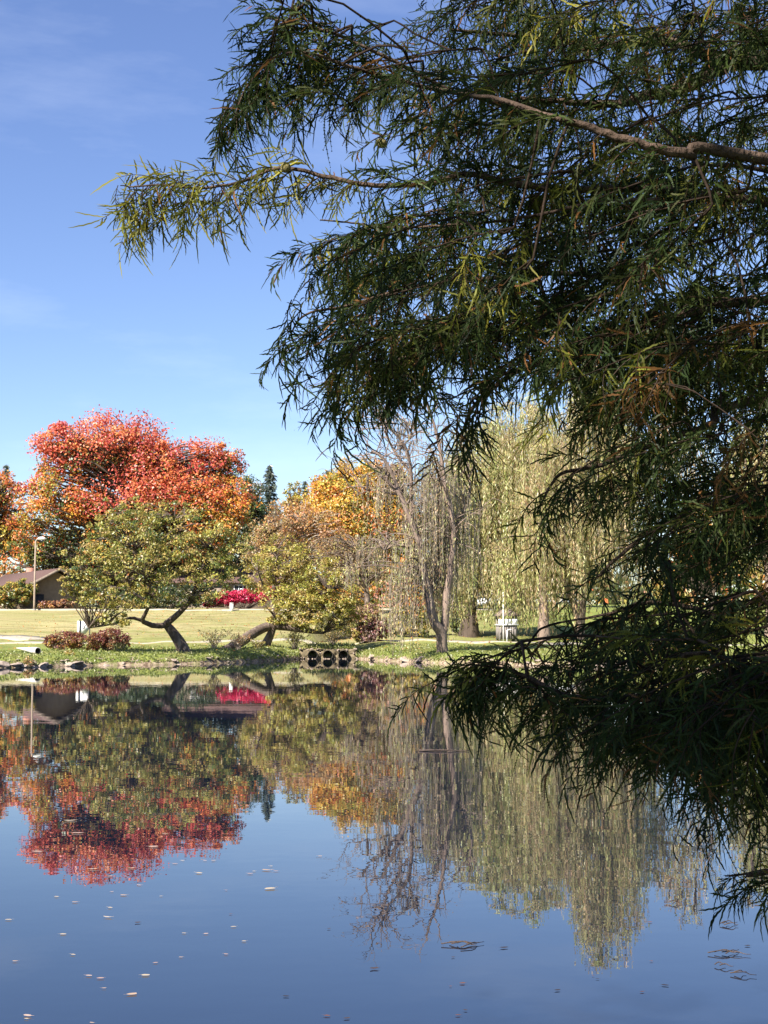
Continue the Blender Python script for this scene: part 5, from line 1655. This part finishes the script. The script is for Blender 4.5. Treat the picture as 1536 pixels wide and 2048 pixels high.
for k in range(46):
    z_ = 3.2 + k * .19; aa = k * 2.4; R_ = float(np.interp(z_, [0, 1.5, 4, 8, 12.5], [2.5, 3.6, 3.3, 2.0, .1])) * .9
    s_ = trunk_at(z_); e = s_ + [math.cos(aa) * R_, math.sin(aa) * R_, -.12 * R_]
    if to_px(e)[1] > -120 and e[1] > .5 and to_px(e)[0] < 1700: continue
    g.tube(spline([s_, s_ * .5 + e * .5 + [0, 0, .12], e], 6), np.linspace(.05, .01, 6), 5, cap=False)
tag(g.obj('upper_branches', M['bark_cypress'], cyp, loc=CY_B), kind='stuff')

# ------------------------------------------------------------------ unseen tree added on the near bank to throw shade over the cypress
b = np.array([-3.6, -4.2, gz(-3.6, -4.2)])
c = Crown()
for cc, rr, f in [((-3.4, -3.0, 7.4), (2.8, 2.8, 2.0), 1.3), ((-2.0, -2.2, 6.2), (2.4, 2.4, 1.7), 1.1), ((-4.4, -4.4, 9.4), (2.2, 2.2, 1.5), .6), ((-.6, -1.8, 5.4), (2.0, 2.0, 1.4), .9), ((.8, -1.0, 6.2), (2.2, 2.2, 1.6), .8)]:
    c.lobe(cc, rr, int(110 * f), 26, .26, flatpal('green', 'olive'), rc=.3, shell=.1)
tipray = np.array([(P(x_, y_, 3.5)) for x_, y_ in ((230, 372), (300, 362), (400, 370), (500, 350), (600, 345), (700, 362))])  # crown leaves along these sun rays are cut away to light the bough
sdv = np.array(sd)
flecks = np.array([P(*q) for q in ((940, 480, 3.1), (1125, 640, 3.2), (1320, 750, 3.0), (1510, 1440, 2.8), (1150, 250, 3.1), (1380, 308, 3.15), (700, 20, 3.7), (590, 620, 3.7), (1520, 880, 2.8))])  # more crown gaps cut along sun rays to throw flecks on the cypress
for gi in range(len(c.g.V)):
    v4 = c.g.V[gi].reshape(-1, 4, 3); cen = v4.mean(1)
    ok = np.ones(len(cen), bool)
    for tr_ in flecks: 
        w_ = cen - tr_; dist = np.linalg.norm(w_ - (w_ @ sdv)[:, None] * sdv, axis=1)
        ok &= dist > .20
    for tr_ in tipray:
        w_ = cen - tr_; dist = np.linalg.norm(w_ - (w_ @ sdv)[:, None] * sdv, axis=1)
        ok &= dist > .30
    c.g.V[gi] = v4[ok].reshape(-1, 3); c.g.C[gi] = c.g.C[gi].reshape(-1, 4, 3)[ok].reshape(-1, 3)
c.g.n = sum(len(v) for v in c.g.V); c.g.Q = [np.arange(c.g.n).reshape(-1, 4)]
add_tree('added_shade_tree', 'unseen broad green tree added on the near bank to shade the cypress', 'tree', b, [b - [0, 0, .2], b + [.1, .3, 3.0], np.array([-3.3, -3.2, 7.5])], .3, c, M['bark'], lr=(.08, .015))

print('TRIS', sum(sum(len(p.vertices) - 2 for p in o.data.polygons) for o in bpy.data.objects if o.type == 'MESH'), 'sprays', len(sprays))
for _n in () and ('needle_mass', 'branches', 'upper_crown', 'bank_grass'): print(_n, len(bpy.data.objects[_n].data.polygons))
